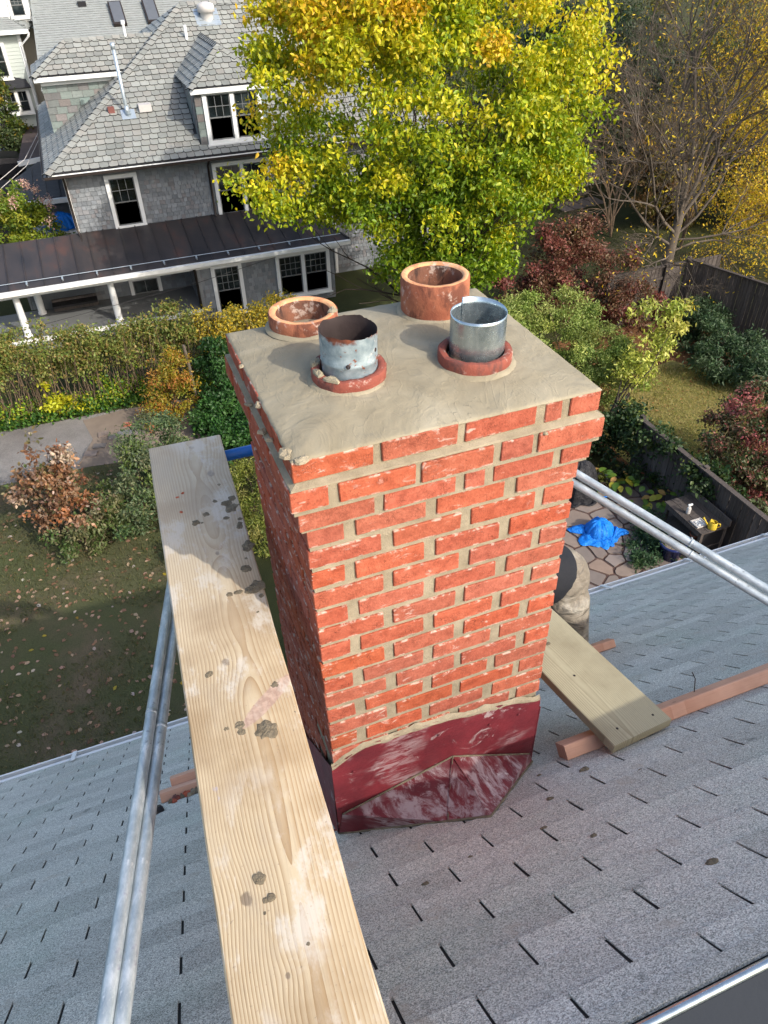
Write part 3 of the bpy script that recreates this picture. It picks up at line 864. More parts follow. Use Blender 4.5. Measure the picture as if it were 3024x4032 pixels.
# flashing: apron, cricket, left side apron
fm = MB()
N = 30
vs = []
for k in range(N + 1):
    x = -.010 + (CW + .016) * k / N
    top = np.interp(x, [0, .05, .10, .25, .38, .5, .635, .723], [-1.185, -1.15, -1.128, -1.13, -1.134, -1.160, -1.172, -1.205]) + .006 * nz(x * 22, 3)
    vs += [(x, -.0078 - .0014 * nz(x * 9, 1), top), (x, -.0105 - .0022 * nz(x * 7, 5), top - .03), (x, -.0092 - .003 * nz(x * 6, 8), -1.40), (x, -.009, RZ0 + .02)]
fs = []
for k in range(N):
    a = k * 4
    fs += [(a, a + 1, a + 5, a + 4), (a + 1, a + 2, a + 6, a + 5), (a + 2, a + 3, a + 7, a + 6)]
fm.add(vs, fs)
fm.build('apron_flashing', M['flash'], chim, smooth=True)
sm_ = MB(); vs = []; fs = []
for k in range(61):
    x = -.008 + (CW + .012) * k / 60
    top = np.interp(x, [0, .05, .10, .25, .38, .5, .635, .723], [-1.185, -1.15, -1.128, -1.13, -1.134, -1.160, -1.172, -1.205])
    hh = .002 + .022 * max(0, nz(x * 16, 7)) + .005 * nz(x * 45, 2)
    th_ = -.001 + .006 * nz(x * 30, 4)
    vs += [(x, -.001, top + hh + .006), (x, -.008 - th_ * .6, top + hh * .6), (x, -.0105 - th_, top - .002), (x, -.010, top - .010 - .018 * max(0, nz(x * 20, 11)))]
for k in range(60):
    a = k * 4; fs += [(a, a + 1, a + 5, a + 4), (a + 1, a + 2, a + 6, a + 5), (a + 2, a + 3, a + 7, a + 6)]
sm_.add(vs, fs); sm_.build('mortar_smear', M['mortar'], chim, smooth=True)
cr = MB()
A = (.416, -.012, -1.363); LW = (.008, -.012, -1.472); RW = (.738, -.012, -1.535)
T1 = (.314, -.195, -1.412); T2 = (.432, -.261, -1.349); Lc = (-.012, -.012, -1.588); Rc = (.748, -.02, -1.578)
def tri_grid(cmb, a, b, c, n, amp, nrm):
    a, b, c = Vector(a), Vector(b), Vector(c); ids = {}; vs = []; fs = []
    for i in range(n + 1):
        for j in range(n + 1 - i):
            q = a + (b - a) * (i / n) + (c - a) * (j / n)
            q += Vector(nrm) * amp * nz(q.x * 14, q.y * 14, q.z * 14)
            ids[(i, j)] = len(vs); vs.append(q)
    for i in range(n):
        for j in range(n - i):
            fs.append((ids[(i, j)], ids[(i + 1, j)], ids[(i, j + 1)]))
            if i + j < n - 1: fs.append((ids[(i + 1, j)], ids[(i + 1, j + 1)], ids[(i, j + 1)]))
    cmb.add(vs, fs)
up = (0, -.4, .9)
tri_grid(cr, A, LW, T1, 10, .004, up); tri_grid(cr, LW, Lc, T1, 10, .004, up)
cr.build('cricket_panel', M['flash_worn'], chim, smooth=True)
cr = MB(); tri_grid(cr, (A[0] - .004, A[1], A[2] + .002), (T1[0] - .004, T1[1], T1[2] + .003), T2, 10, .004, up); tri_grid(cr, A, T2, RW, 10, .004, up); tri_grid(cr, RW, T2, Rc, 10, .003, up)
cr.build('cricket_panel', M['flash_worn'], chim, smooth=True)
def bead(pts, r, sd):
    n_ = 24; P_ = []
    for k in range(n_ + 1):
        u = k / n_ * (len(pts) - 1); i = min(int(u), len(pts) - 2); P_.append(Vector(pts[i]).lerp(Vector(pts[i + 1]), u - i) + Vector((0, -.001, .002 + .003 * nz(u * 9, sd))))
    b = MB(); b.tube(P_, [r * (1 + .6 * nz(k * .9, sd)) for k in range(n_ + 1)], 7); b.build('sealant_bead', M['blob'], chim, smooth=True)
bead([Lc, T1, T2], .0045, 3); bead([T2, Rc], .004, 6); bead([A, T1], .003, 8); bead([LW, A, RW], .0032, 12)
for q_ in ((.06, -1.24), (.36, -1.205), (.66, -1.25), (.03, -1.52), (.55, -1.25)):
    rv = MB(); rv.lathe([(.0055, 0), (.0045, .002), (.0005, .0028)], (0, 0, 0), 8)
    place('nail_head', rv.mesh('nail_head', M['flash']), chim, (q_[0], -.0135, q_[1]), (1.5708, 0, 0))
sl = MB()
vs = []; fs = []
for k in range(13):
    y = -.012 + (CD + .03) * k / 12
    for j, (dz, ox) in enumerate(((.42 - (k == 0) * .0, -.010), (.2, -.013), (.004, -.014), (.002, -.09))):
        vs.append((ox - .002 * nz(y * 9, j), y, rz(y) + dz + .006 * nz(y * 18, j + 3) * (j == 0) + (.004 if j == 3 else 0)))
for k in range(12):
    for j in range(3):
        a = k * 4 + j; fs.append((a, a + 4, a + 5, a + 1))
sl.add(vs, fs); sl.build('step_flashing', M['flash'], chim, smooth=True)
sl = MB()
sl.poly([(CW + .012, y_, rz(y_) + d_) for y_, d_ in ((-.01, .02), (CD, .02), (CD, .34), (-.01, .34))], Vector((1, 0, 0)), .004)
sl.build('step_flashing', M['flash'], chim)

# the two steel liners stand loose in their collars
old = thing('flue_pipe', 'rusty flaking galvanised flue pipe standing in the chipped front left collar', 'flue pipe', (.210, .250, -.05), 'steel liners in the chimney')
def pipe_wob(seed, sq):
    def f(j, a, q):
        k = 1 + sq * math.cos(2 * a + seed) + .012 * nz(math.cos(a) * 2 + seed, math.sin(a) * 2, j * .4)
        dz = 0
        return (.210 + (q[0] - .210) * k, .250 + (q[1] - .250) * k, q[2] + dz)
    return f
ou = MB()
def torn(j, a, q):
    k = 1 + .035 * math.cos(2 * a + 1.0) + .012 * nz(math.cos(a) * 2, math.sin(a) * 2, j * .4)
    dz = 0
    if j >= 7: dz = .006 * nz(math.cos(a) * 2, math.sin(a) * 2, 1) + .003 * nz(math.cos(a) * 9, math.sin(a) * 9, 4) - .006 * max(0, math.cos(a - 5.6))
    return (.210 + (q[0] - .210) * k, .250 + (q[1] - .250) * k, q[2] + dz)
ou.lathe([(.0655, -.05), (.0655, .05), (.066, .074), (.0675, .077), (.0662, .080), (.0665, .11), (.067, .135), (.0672, .152)], (.210, .250, 0), 64, torn)
ou.build('pipe_wall', M['oldsteel'], old, smooth=True)
iu = MB()
iu.lathe([(.0015, -.05), (.064, -.05), (.0640, .05), (.0645, .08), (.0648, .11), (.065, .13), (.0655, .14), (.0672, .1518)], (.210, .250, 0), 64, torn)
iu.build('pipe_lining', M['soot'], old, smooth=True)
for a_, z_ in ((4.35, .083), (5.55, .105)):
    rv = MB(); rv.lathe([(.006, 0), (.005, .003), (.002, .004)], (0, 0, 0), 10)
    place('rivet_hole', rv.mesh('rivet_hole', M['soot']), old, (.210 + .0662 * math.cos(a_), .250 + .0662 * math.sin(a_), z_), (1.57, 0, a_ + 1.57))
new = thing('flue_pipe', 'shiny new galvanised flue pipe with a folded seam in the front right collar', 'flue pipe', (.535, .215, -.05), 'steel liners in the chimney')
n_ = 72
vs = []; fs = []
a0 = 1.75
prof = [-.05, .06, .10, .135, .1445]
for j, z in enumerate(prof):
    for k in range(n_ + 1):
        tt = k / n_
        a = a0 - tt * 2 * math.pi
        r = .0695 - .0006 * tt
        zz = z + (.013 * max(0, 1 - tt * 2.6) ** 1.0 if j == 4 else 0)
        vs.append((.535 + r * math.cos(a), .215 + r * math.sin(a), zz))
for j in range(len(prof) - 1):
    for k in range(n_):
        a = j * (n_ + 1) + k
        fs.append((a, a + n_ + 1, a + n_ + 2, a + 1))
nw = MB(); nw.add(vs, fs)
o = nw.build('pipe_wall', M['newsteel'], new, smooth=True)
md = o.modifiers.new('thickness', 'SOLIDIFY'); md.thickness = .0012; md.offset = -1
MB().bar((.535 + .066 * math.cos(a0 - .04), .215 + .066 * math.sin(a0 - .04), -.04), (.535 + .066 * math.cos(a0 - .04), .215 + .066 * math.sin(a0 - .04), .142), .009, .003, (0, -1, 0)).build('seam', M['newsteel'], new)
fb = MB(); fb.lathe([(.0695, -.035), (.001, -.036)], (.535, .215, 0), 30); fb.build('pipe_bottom', M['soot'], new)
# ------------------------------------------------------------------ planks, cleats, tubes
def bev_box(w_, l_, h_, seg=40, e=.003, wav=.0012, seed=1):
    """board: x across, y along (0..l), top at z=0"""
    q = random.Random(seed)
    prof = [(-w_ / 2 + e, 0), (w_ / 2 - e, 0), (w_ / 2, -e), (w_ / 2, -h_ + e), (w_ / 2 - e, -h_), (-w_ / 2 + e, -h_), (-w_ / 2, -h_ + e), (-w_ / 2, -e)]
    vs = []; fs = []
    for j in range(seg + 1):
        y = l_ * j / seg
        for k, (x, z) in enumerate(prof):
            sx = 1 if x > 0 else -1
            vs.append((x + sx * wav * nz(y * 5, sx * 3, seed), y + (wav * 2 * nz(x * 30, z * 30, seed) if j in (0, seg) else 0), z + wav * nz(y * 2, x * 3, seed + 3)))
    for j in range(seg):
        for k in range(8):
            k2 = (k + 1) % 8
            fs.append((j * 8 + k2, j * 8 + k, (j + 1) * 8 + k, (j + 1) * 8 + k2))
    fs.append(tuple(range(8))); fs.append(tuple(seg * 8 + k for k in range(7, -1, -1)))
    b = MB(); b.add(vs, fs); return b
PZ = -.6
plank = thing('scaffold_plank', 'long weathered pine plank dotted with mortar, left of the chimney', 'plank', (-.264, -.65, PZ - .038))
pa = -math.atan(.0508)
me = bev_box(.262, 3.518, .038, 60, .004, .0022, 3).mesh('plank_body', M['plank'])
bm_fix(me)
place('plank_body', me, plank, (-.353, -2.4, PZ), (0, 0, pa))
BL_ = [(-0.196, -0.213, 0.0231), (-0.253, -0.176, 0.011), (-0.254, -0.196, 0.009), (-0.285, -0.175, 0.0071), (-0.145, -0.092, 0.0095), (-0.293, 0.003, 0.009), (-0.297, -0.549, 0.0108), (-0.087, 0.454, 0.0182), (-0.118, 0.355, 0.0128), (-0.102, 0.271, 0.0195), (-0.124, 0.261, 0.0139), (-0.101, 0.228, 0.0069), (-0.154, 0.267, 0.0077), (-0.164, 0.268, 0.007), (-0.185, 0.268, 0.0077), (-0.092, 0.553, 0.0094), (-0.082, 0.591, 0.0078), (-0.086, 0.569, 0.0077), (-0.096, 0.657, 0.0177), (-0.105, 0.687, 0.0143), (-0.084, 0.705, 0.0126), (-0.071, 0.666, 0.0053), (-0.11, 0.798, 0.0083), (-0.123, 0.613, 0.0087), (-0.218, 0.626, 0.0112), (-0.199, 0.619, 0.0043), (-0.14, 0.714, 0.0081), (-0.179, 0.657, 0.0096), (-0.106, 0.4, 0.0041), (-0.126, 0.17, 0.0045), (-0.284, -0.595, 0.008), (-0.295, -0.596, 0.0053), (-0.119, -0.191, 0.0059), (-0.116, -0.039, 0.0056), (-0.239, -0.703, 0.003), (-0.302, -0.619, 0.0026)]
for k, (x, y, r) in enumerate(BL_):
    place('mortar_blob', lump(r * 1.15, r * 1.25, r * (.24 if r > .015 else .34), k + 3, 22 if r > .009 else 12, 8).mesh('mortar_blob', M['blob']), plank, (x, y, PZ - .001), (0, 0, k * 1.7))
for k, (x, y) in enumerate([(-.252, .783), (-.232, .8), (-.253, .7)]):
    place('brick_crumb', lump(.008, .0055, .004, 200 + k, 6, 3).mesh('brick_crumb', M['brick']), plank, (x, y, PZ - .0005), (0, 0, k))
board = thing('scaffold_board', 'greenish treated board lying on the roof right of the chimney', 'board', (1.05, .4, -1.45))
BX = Vector((.280, .0325, -.030)).normalized(); BY = Vector((-.124, .989, -.074)).normalized(); BZ = BX.cross(BY).normalized(); BY = BZ.cross(BX)
brot = Matrix((BX, BY, BZ)).transposed().to_euler()
bo = Vector((1.103, -.157, -1.401))
me = bev_box(.279, 1.5, .038, 30, .003, .0015, 8).mesh('board_body', M['board'])
bm_fix(me)
place('board_body', me, board, bo, brot)
for lx, ly in ((-.075, .055), (.09, .045), (-.04, .33)):
    rv = MB(); rv.lathe([(.005, 0), (.0045, .001), (.0005, .0012)], (0, 0, 0), 8)
    place('screw_hole', rv.mesh('screw_hole', M['soot']), board, bo + BX * lx + BY * ly + BZ * .0006, brot)
place('mortar_blob', lump(.014, .009, .004, 77).mesh('mortar_blob', M['blob']), board, bo + BX * -.02 + BY * .52, brot)
def cleat(name, label, x0, x1, y, wd, hh, seed, roty=0):
    t = thing(name, label, 'wood strip', rp((x0 + x1) / 2, y, 0), 'softwood cleats nailed to the roof')
    me = bev_box(wd, x1 - x0, hh, 30, .003, .0012, seed).mesh('cleat_body', M['cleat'])
    bm_fix(me)
    # along the eave, across the slope, out of the roof
    ax = Vector((1, 0, 0)); cx = -RD
    rr = Matrix((cx, ax, cx.cross(ax))).transposed()
    if rr.determinant() < 0 or (rr @ Vector((0, 0, 1))).dot(RN) < 0:
        cx = RD; ax = Vector((1, 0, 0)); rr = Matrix((cx, ax, cx.cross(ax))).transposed()
    st = Vector((x0, 0, 0))
    if (rr @ Vector((0, 0, 1))).dot(RN) < 0:
        rr = Matrix((RD, Vector((-1, 0, 0)), RN)).transposed(); st = Vector((x1, 0, 0))
    if abs((rr @ Vector((0, 1, 0))).x + 1) < .01: st = Vector((x1, 0, 0))
    p = rp(st.x, y, hh + .005) + RD * (wd / 2)
    place('cleat_body', me, t, p, rr.to_euler())
    return t
c1 = cleat('roof_cleat', 'pink softwood strip under the end of the greenish board, a nail standing in it', .835, 2.75, -.112, .069, .054, 4)
MB().tube([rp(1.445, -.075, .05), rp(1.47, -.075, .105), rp(1.462, -.078, .135)], .0022, 6).build('nail', M['dark_metal'], c1)
c2 = cleat('roof_cleat', 'pink softwood strip low on the roof running behind the chimney', -.675, 1.93, .892, .069, .048, 9)
c3 = cleat('roof_cleat', 'short pink softwood strip stacked against the one behind the chimney', -.618, .35, .946, .06, .085, 12)
for k, (x, y, r, mt) in enumerate([(-.60, .868, .022, 'clay_ring'), (-.628, .858, .016, 'blob'), (-.575, .872, .018, 'blob'), (-.55, .874, .024, 'brick'), (-.52, .878, .022, 'mortar'), (-.612, .846, .014, 'brick'), (-.538, .862, .015, 'mortar'), (-.49, .872, .026, 'blob')]):
    o = place('rubble', lump(r, r * .8, r * 1.1, 300 + k, 7, 4).mesh('rubble', M[mt]), None, rp(x, y, .006), rot_e)
    red = mt in ('clay_ring', 'brick')
    tag(o, 'red brick chip lying against the cleat beside the left tubes' if red else 'grey mortar crumb lying against the cleat beside the left tubes', 'rubble', 'red brick chips at the cleat' if red else 'grey mortar crumbs at the cleat')
bs = place('rubber_scrap', lump(.045, .05, .035, 55, 16, 6).mesh('rubber_scrap', M['black']), None, rp(-.70, .80, .005), rot_e)
tag(bs, 'black rubber scrap half hidden beside the left tubes', 'scrap')
TR = .016
def tube_thing(name, label, pts, r, mat, group=None, cat='tube', n=16):
    c = Vector(pts[0])
    t = thing(name, label, cat, c, group)
    d = (Vector(pts[-1]) - c)
    L = d.length
    b = MB(); b.tube([(0, 0, 0), (0, 0, L * .25), (0, 0, L * .5), (0, 0, L * .75), (0, 0, L)], r, n)
    me = b.mesh('tube_body', M[mat], smooth=True)
    place('tube_body', me, t, c, d.to_track_quat('Z', 'Y').to_euler())
    return t, c, d
def PV(p, s=.76): return CAMP + (Vector(p) - CAMP) * s
def line_pts(a, b, t0, t1):
    a = Vector(a); b = Vector(b); return a + (b - a) * t0, a + (b - a) * t1
la, lb = PV((-.736, -.43, -1.199)), PV((-.46, 1.062, -1.539))
p0, p1 = line_pts(la, lb, -.36, 1.42)
t, c, d = tube_thing('scaffold_tube', 'paint splattered steel tube, outer one of the pair left of the plank', [p0, p1], TR, 'galv', 'scaffold tubes left of the plank')
q = line_pts(la, lb, .70, .713)
MB().tube(q, TR * 1.07, 14).build('coupler_ring', M['galv'], t, smooth=True)
la2, lb2 = PV((-.699, -.441, -1.211)), PV((-.482, .748, -1.497))
p0, p1 = line_pts(la2, lb2, -.44, 1.75)
t, c, d = tube_thing('scaffold_tube', 'paint splattered steel tube, inner one next to the pine plank', [p0, p1], TR, 'galv', 'scaffold tubes left of the plank')
q = line_pts(la2, lb2, .83, .846)
MB().tube(q, TR * 1.07, 14).build('coupler_ring', M['galv'], t, smooth=True)
ra, rb_ = PV((1.809, 1.302, -1.469)), PV((2.308, .423, -1.683))
p0, p1 = line_pts(ra, rb_, -.62, 1.62)
t, c, d = tube_thing('scaffold_tube', 'grey steel tube, upper one of the pair right of the chimney', [p0, p1], TR, 'galv_clean', 'scaffold tubes right of the chimney')
q = line_pts(ra, rb_, .60, .612)
MB().tube(q, TR * 1.06, 14).build('coupler_ring', M['galv_clean'], t, smooth=True)
MB().tube([q[0] + Vector((0, 0, .012)), q[0] + Vector((.004, 0, .022))], .004, 6).build('coupler_pin', M['galv_clean'], t)
ra2, rb2 = PV((1.796, 1.268, -1.518)), PV((2.291, .388, -1.723))
p0, p1 = line_pts(ra2, rb2, -.60, 1.55)
t, c, d = tube_thing('scaffold_tube', 'grey steel tube, lower one of the pair right of the chimney', [p0, p1], TR, 'galv_clean', 'scaffold tubes right of the chimney')
q = line_pts(ra2, rb2, .60, .608)
MB().tube(q, TR * 1.05, 14).build('coupler_ring', M['galv_clean'], t, smooth=True)
tube_thing('ledger_tube', 'blue painted tube crossing under the far end of the pine plank', [(-.31, 1.05, PZ - .038 - .0215), (1.12, 1.05, PZ - .038 - .0215)], .0212, 'blue_tube')
tube_thing('upright_tube', 'galvanised upright hidden under the far end of the pine plank', [(-.20, 1.0, rz(1.0) + .0), (-.20, 1.0, PZ - .082)], .0205, 'galv_clean', None)
tube_thing('upright_tube', 'galvanised upright hidden behind the chimney', [(1.10, 1.075, rz(1.075)), (1.10, 1.075, PZ - .06)], .0205, 'galv_clean', None)
tube_thing('transom_tube', 'short galvanised tube carrying the hidden end of the greenish board behind the chimney', [(.55, 1.118, -1.545), (1.22, 1.118, -1.545)], .0205, 'galv_clean', None)

# ------------------------------------------------------------------ the roofer kneeling behind the chimney
def skin_obj(name, joints, edges, radii, mat, parent, sub=2, root=0, flat=None):
    me = bpy.data.meshes.new(name)
    w0 = WL[parent]
    me.from_pydata([tuple(Vector(j) - w0) for j in joints], edges, [])
    me.materials.append(mat)
    o = place(name, me, parent, w0)
    sk = o.modifiers.new('skin', 'SKIN'); sk.use_smooth_shade = True
    for i, r in enumerate(radii):
        sv = me.skin_vertices[0].data[i]
        sv.radius = r if hasattr(r, '__len__') else (r, r)
        sv.use_root = (i == root)
    ss = o.modifiers.new('smooth', 'SUBSURF'); ss.levels = sub; ss.render_levels = sub
    return o
per = thing('person', 'person in a dark shirt and dusty khaki trousers bending down behind the chimney', 'person', rp(1.72, 1.1, .01))
J = {'pel': (1.735, 1.205, -2.115), 'sp1': (1.60, 1.225, -2.03), 'sp2': (1.44, 1.25, -1.985), 'ch': (1.27, 1.275, -1.965), 'nk': (1.10, 1.29, -1.94), 'hd': (1.00, 1.295, -1.94), 'ht': (.90, 1.30, -1.965),
     'hl': (1.79, 1.30, -2.08), 'hr': (1.725, 1.10, -2.19), 'kl': (1.93, 1.56, -2.62), 'al': (1.84, 1.76, -3.14), 'kr': (1.715, 1.005, -2.475), 'ar': (1.86, 1.24, -2.72),
     'sl': (1.22, 1.40, -1.95), 'el': (1.08, 1.45, -2.20), 'wl': (.93, 1.36, -2.28), 'sr': (1.18, 1.18, -2.03), 'er': (1.00, 1.16, -2.26), 'wr': (.82, 1.18, -2.34)}
def bodypart(name, seq, edges, mat, sub=2, root=0):
    k = [s_[0] for s_ in seq]
    return skin_obj(name, [J[a] if isinstance(a, str) else a for a in k], edges, [s_[1] for s_ in seq], mat, per, sub, root)
bodypart('body', [('pel', .07), ('sp2', .09), ('ch', .11), ('nk', .055), ('hd', .082), ('ht', .075), ('hl', .05), ('kl', .045), ('al', .04), ('hr', .05), ('kr', .045), ('ar', .04), ('sl', .06), ('el', .042), ('wl', .030), ('sr', .06), ('er', .042), ('wr', .030)],
         [(0, 1), (1, 2), (2, 3), (3, 4), (4, 5), (0, 6), (6, 7), (7, 8), (0, 9), (9, 10), (10, 11), (2, 12), (12, 13), (13, 14), (2, 15), (15, 16), (16, 17)], M['skin'])
def garment(name, tubes, mat, vox=.014):
    b = MB()
    for pts, rad in tubes: b.tube([J[a] if isinstance(a, str) else a for a in pts], rad, 18)
    o = b.build(name, M[mat], per, smooth=True)
    rm = o.modifiers.new('remesh', 'REMESH'); rm.mode = 'VOXEL'; rm.voxel_size = vox; rm.use_smooth_shade = True
    sm = o.modifiers.new('smooth', 'SMOOTH'); sm.factor = .5; sm.iterations = 8
    return o
garment('shirt', [([(1.705, 1.22, -2.07), (1.685, 1.221, -2.06), (1.54, 1.232, -2.01), (1.44, 1.25, -1.985), (1.27, 1.275, -1.965), (1.15, 1.285, -1.945), (1.09, 1.29, -1.94)], [.13, .178, .182, .174, .172, .11, .07]),
    ([(1.24, 1.33, -1.95), 'sl', 'el'], [.10, .085, .062]), ([(1.22, 1.24, -1.99), 'sr', 'er'], [.10, .085, .062])], 'shirt')
garment('trousers', [([(1.615, 1.218, -2.04), (1.63, 1.216, -2.05), (1.70, 1.21, -2.085), (1.755, 1.207, -2.115), (1.80, 1.205, -2.14), (1.83, 1.203, -2.155)], [.13, .172, .184, .165, .115, .03]),
    ([(1.72, 1.28, -2.07), (1.84, 1.42, -2.33), 'kl', 'al'], [.125, .105, .085, .068]), ([(1.69, 1.12, -2.15), (1.70, 1.06, -2.30), 'kr', 'ar'], [.135, .108, .088, .068]),
    ([(1.80, 1.27, -2.02), (1.825, 1.285, -2.05), (1.835, 1.29, -2.09)], [.04, .055, .035]), ([(1.675, 1.035, -2.20), (1.70, 1.0, -2.24), (1.72, 1.0, -2.32)], [.05, .06, .045])], 'pants')
bodypart('hair', [((.955, 1.297, -1.93), .088), ((.90, 1.30, -1.95), .084)], [(0, 1)], M['hair'])
for a, e in (('al', (1.70, 1.80, -3.20)), ('ar', (1.93, 1.33, -2.80))):
    bodypart('boot', [(a, .06), (tuple((Vector(J[a]) + Vector(e)) / 2 + Vector((0, 0, -.01))), .056), (e, .042)], [(0, 1), (1, 2)], M['boot'])
for wr, el in (('wl', 'el'), ('wr', 'er')):
    wv = Vector(J[wr]); f = (wv - Vector(J[el])).normalized(); sd_ = f.cross(Vector((0, 0, 1))).normalized(); dn = f.cross(sd_)
    if dn.z > 0: dn = -dn
    palm = wv + f * .075
    pts_ = [wv, wv + f * .035, palm]; ed = [(0, 1), (1, 2)]; rd = [(.026, .03), (.022, .04), (.018, .042)]
    for k, (ll, off) in enumerate(((.068, -.030), (.078, -.010), (.073, .010), (.058, .028))):
        b0 = len(pts_)
        r0 = palm + sd_ * off
        pts_ += [r0 + f * .012, r0 + f * ll * .5 + dn * .012, r0 + f * ll * .75 + dn * .04, r0 + f * ll * .72 + dn * .062]
        ed += [(2, b0), (b0, b0 + 1), (b0 + 1, b0 + 2), (b0 + 2, b0 + 3)]; rd += [.0095, .0092, .0085, .0075]
    b0 = len(pts_); th = wv + f * .03 - sd_ * .03
    pts_ += [th, th + f * .03 - sd_ * .022 + dn * .015, th + f * .055 - sd_ * .02 + dn * .035]
    ed += [(1, b0), (b0, b0 + 1), (b0 + 1, b0 + 2)]; rd += [.013, .011, .009]
    skin_obj('hand', pts_, ed, rd, M['skin'], per, 1, 0)
fc = Vector(J['hd']); 
for nm, off, rr in (('ear', (.02, .085, .0), .022), ('ear', (.02, -.085, .0), .022), ('nose', (-.045, 0, -.085), .018)):
    b = MB(); b.lathe([(.001, -rr), (rr * .7, -rr * .7), (rr, 0), (rr * .7, rr * .7), (.001, rr)], (0, 0, 0), 10)
    place(nm, b.mesh(nm, M['skin'], smooth=True), per, fc + Vector(off))
for s_ in (-1, 1):
    b = MB(); b.lathe([(.001, -.012), (.01, -.006), (.012, 0), (.01, .006), (.001, .012)], (0, 0, 0), 10)
    place('eye', b.mesh('eye', M['white'], smooth=True), per, fc + Vector((-.045, s_ * .032, -.066)))
# belt line and loops on the trousers
for tt in (.32, .8):
    p_ = Vector((1.652, 1.165, -2.19)).lerp(Vector((1.745, 1.255, -1.955)), tt)
    MB().bar(p_ + Vector((-.035, -.03, .02)), p_ + Vector((.035, -.035, .02)), .02, .008, (0, -1, .5)).build('belt_loop', M['pants'], per)
# ------------------------------------------------------------------ neighbour's house across the garden
hs = thing('neighbour_house', 'grey shingled house with slate hip roof, dormers and dark metal porch roof', 'house', (5.0, 26.0, GZ))
def hp_(name, mb, mat, parent=None, **k): return mb.build(name, M[mat], parent or hs, **k)
FY = 23.5; WY = 25.6                       # porch front, upper wall
HX0, HX1 = -.95, 12.6
def shingle_wall(parent, x0, x1, z0, z1, y, holes=(), mat='siding', wmin=.11, wmax=.21, exp=.135, seed=1, axis='x', flip=-1, ind=False, name='wall_shingle'):
    """courses of split shingles standing proud of the wall face at y"""
    q = random.Random(seed); mb = MB(); n = 0
    z = z0
    while z < z1 - .02:
        zt = min(z + exp, z1)
        x = x0 - q.uniform(0, wmax)
        while x < x1:
            wd = q.uniform(wmin, wmax)
            a, b = max(x, x0), min(x + wd - .012, x1)
            x += wd
            if b - a < .02: continue
            if any(a < hx1 and b > hx0 and z < hz1 and zt > hz0 for hx0, hx1, hz0, hz1 in holes):
                continue
            p = q.uniform(.018, .03); p2 = .003
            zb = z + q.uniform(-.006, .006)
            ys = [(flip * p), (flip * p2)]
            if axis == 'x': f = lambda u, d, zz: (u, y + d, zz)
            else: f = lambda u, d, zz: (y + d, u, zz)
            vs = [f(a, ys[0], zb), f(b, ys[0], zb), f(b, ys[1], zt), f(a, ys[1], zt), f(a, 0, zb), f(b, 0, zb), f(b, 0, zt), f(a, 0, zt)]
            fs = [(0, 1, 2, 3), (0, 4, 5, 1), (0, 3, 7, 4), (1, 5, 6, 2)]
            if ind:
                one = MB(); one.add(vs, fs); one.build(name, M[mat], parent, org=vs[0])
            else: mb.add(vs, fs, q.random())
        z = zt
    if not ind:
        o = mb.build(name + '_field', M[mat], parent, attr=True, kind='stuff')
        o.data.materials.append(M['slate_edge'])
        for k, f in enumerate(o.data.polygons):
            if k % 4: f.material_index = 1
def window(parent, x0, x1, z0, z1, y, cols=3, rows=2, lights=1, trim=.12, sill=True, upper=True, tm='white'):
    """double hung window(s) facing -y: casing, sashes, muntins, panes"""
    cs = MB(); yo, yi = y - .055, y + .03
    cs.box(x0, x0 + trim, yo, yi, z0, z1); cs.box(x1 - trim, x1, yo, yi, z0, z1)
    cs.box(x0 + trim, x1 - trim, yo, yi, z1 - trim, z1); cs.box(x0 + trim, x1 - trim, yo, yi, z0, z0 + trim * .8)
    wi = (x1 - x0 - 2 * trim - (lights - 1) * trim) / lights
    for k in range(1, lights):
        a = x0 + trim + k * wi + (k - 1) * trim
        cs.box(a, a + trim, yo, yi, z0 + trim * .8, z1 - trim)
    wn_ = cs.build('window', M[tm], parent)
    for k in range(lights):
        a = x0 + trim + k * (wi + trim); b = a + wi
        zb, ztp = z0 + trim * .8, z1 - trim
        zm = (zb + ztp) / 2
        for (s0, s1, dy, up) in ((zm - .02, ztp, .0, True), (zb, zm + .02, .022, False)):
            f = MB(); t_ = .035
            f.box(a, a + t_, y - .03 + dy, y + .0 + dy, s0, s1); f.box(b - t_, b, y - .03 + dy, y + dy, s0, s1)
            f.box(a + t_, b - t_, y - .03 + dy, y + dy, s0, s0 + t_); f.box(a + t_, b - t_, y - .03 + dy, y + dy, s1 - t_, s1)
            f.build('sash', M['sash'], wn_)
            MB().box(a + t_, b - t_, y - .012 + dy, y - .006 + dy, s0 + t_, s1 - t_).build('pane', M['glass'], wn_)
            if up and upper:
                m = MB()
                for c in range(1, cols):
                    xx = a + t_ + (b - a - 2 * t_) * c / cols
                    m.box(xx - .009, xx + .009, y - .022 + dy, y - .014 + dy, s0 + t_, s1 - t_)
                for r in range(1, rows):
                    zz = s0 + t_ + (s1 - s0 - 2 * t_) * r / rows
                    m.box(a + t_, b - t_, y - .0215 + dy, y - .0135 + dy, zz - .009, zz + .009)
                m.build('muntin', M['sash'], wn_)
    if sill: MB().box(x0 - .04, x1 + .04, y - .09, y - .056, z0 - .04, z0 + .01).build('sill', M[tm], wn_)
    return wn_
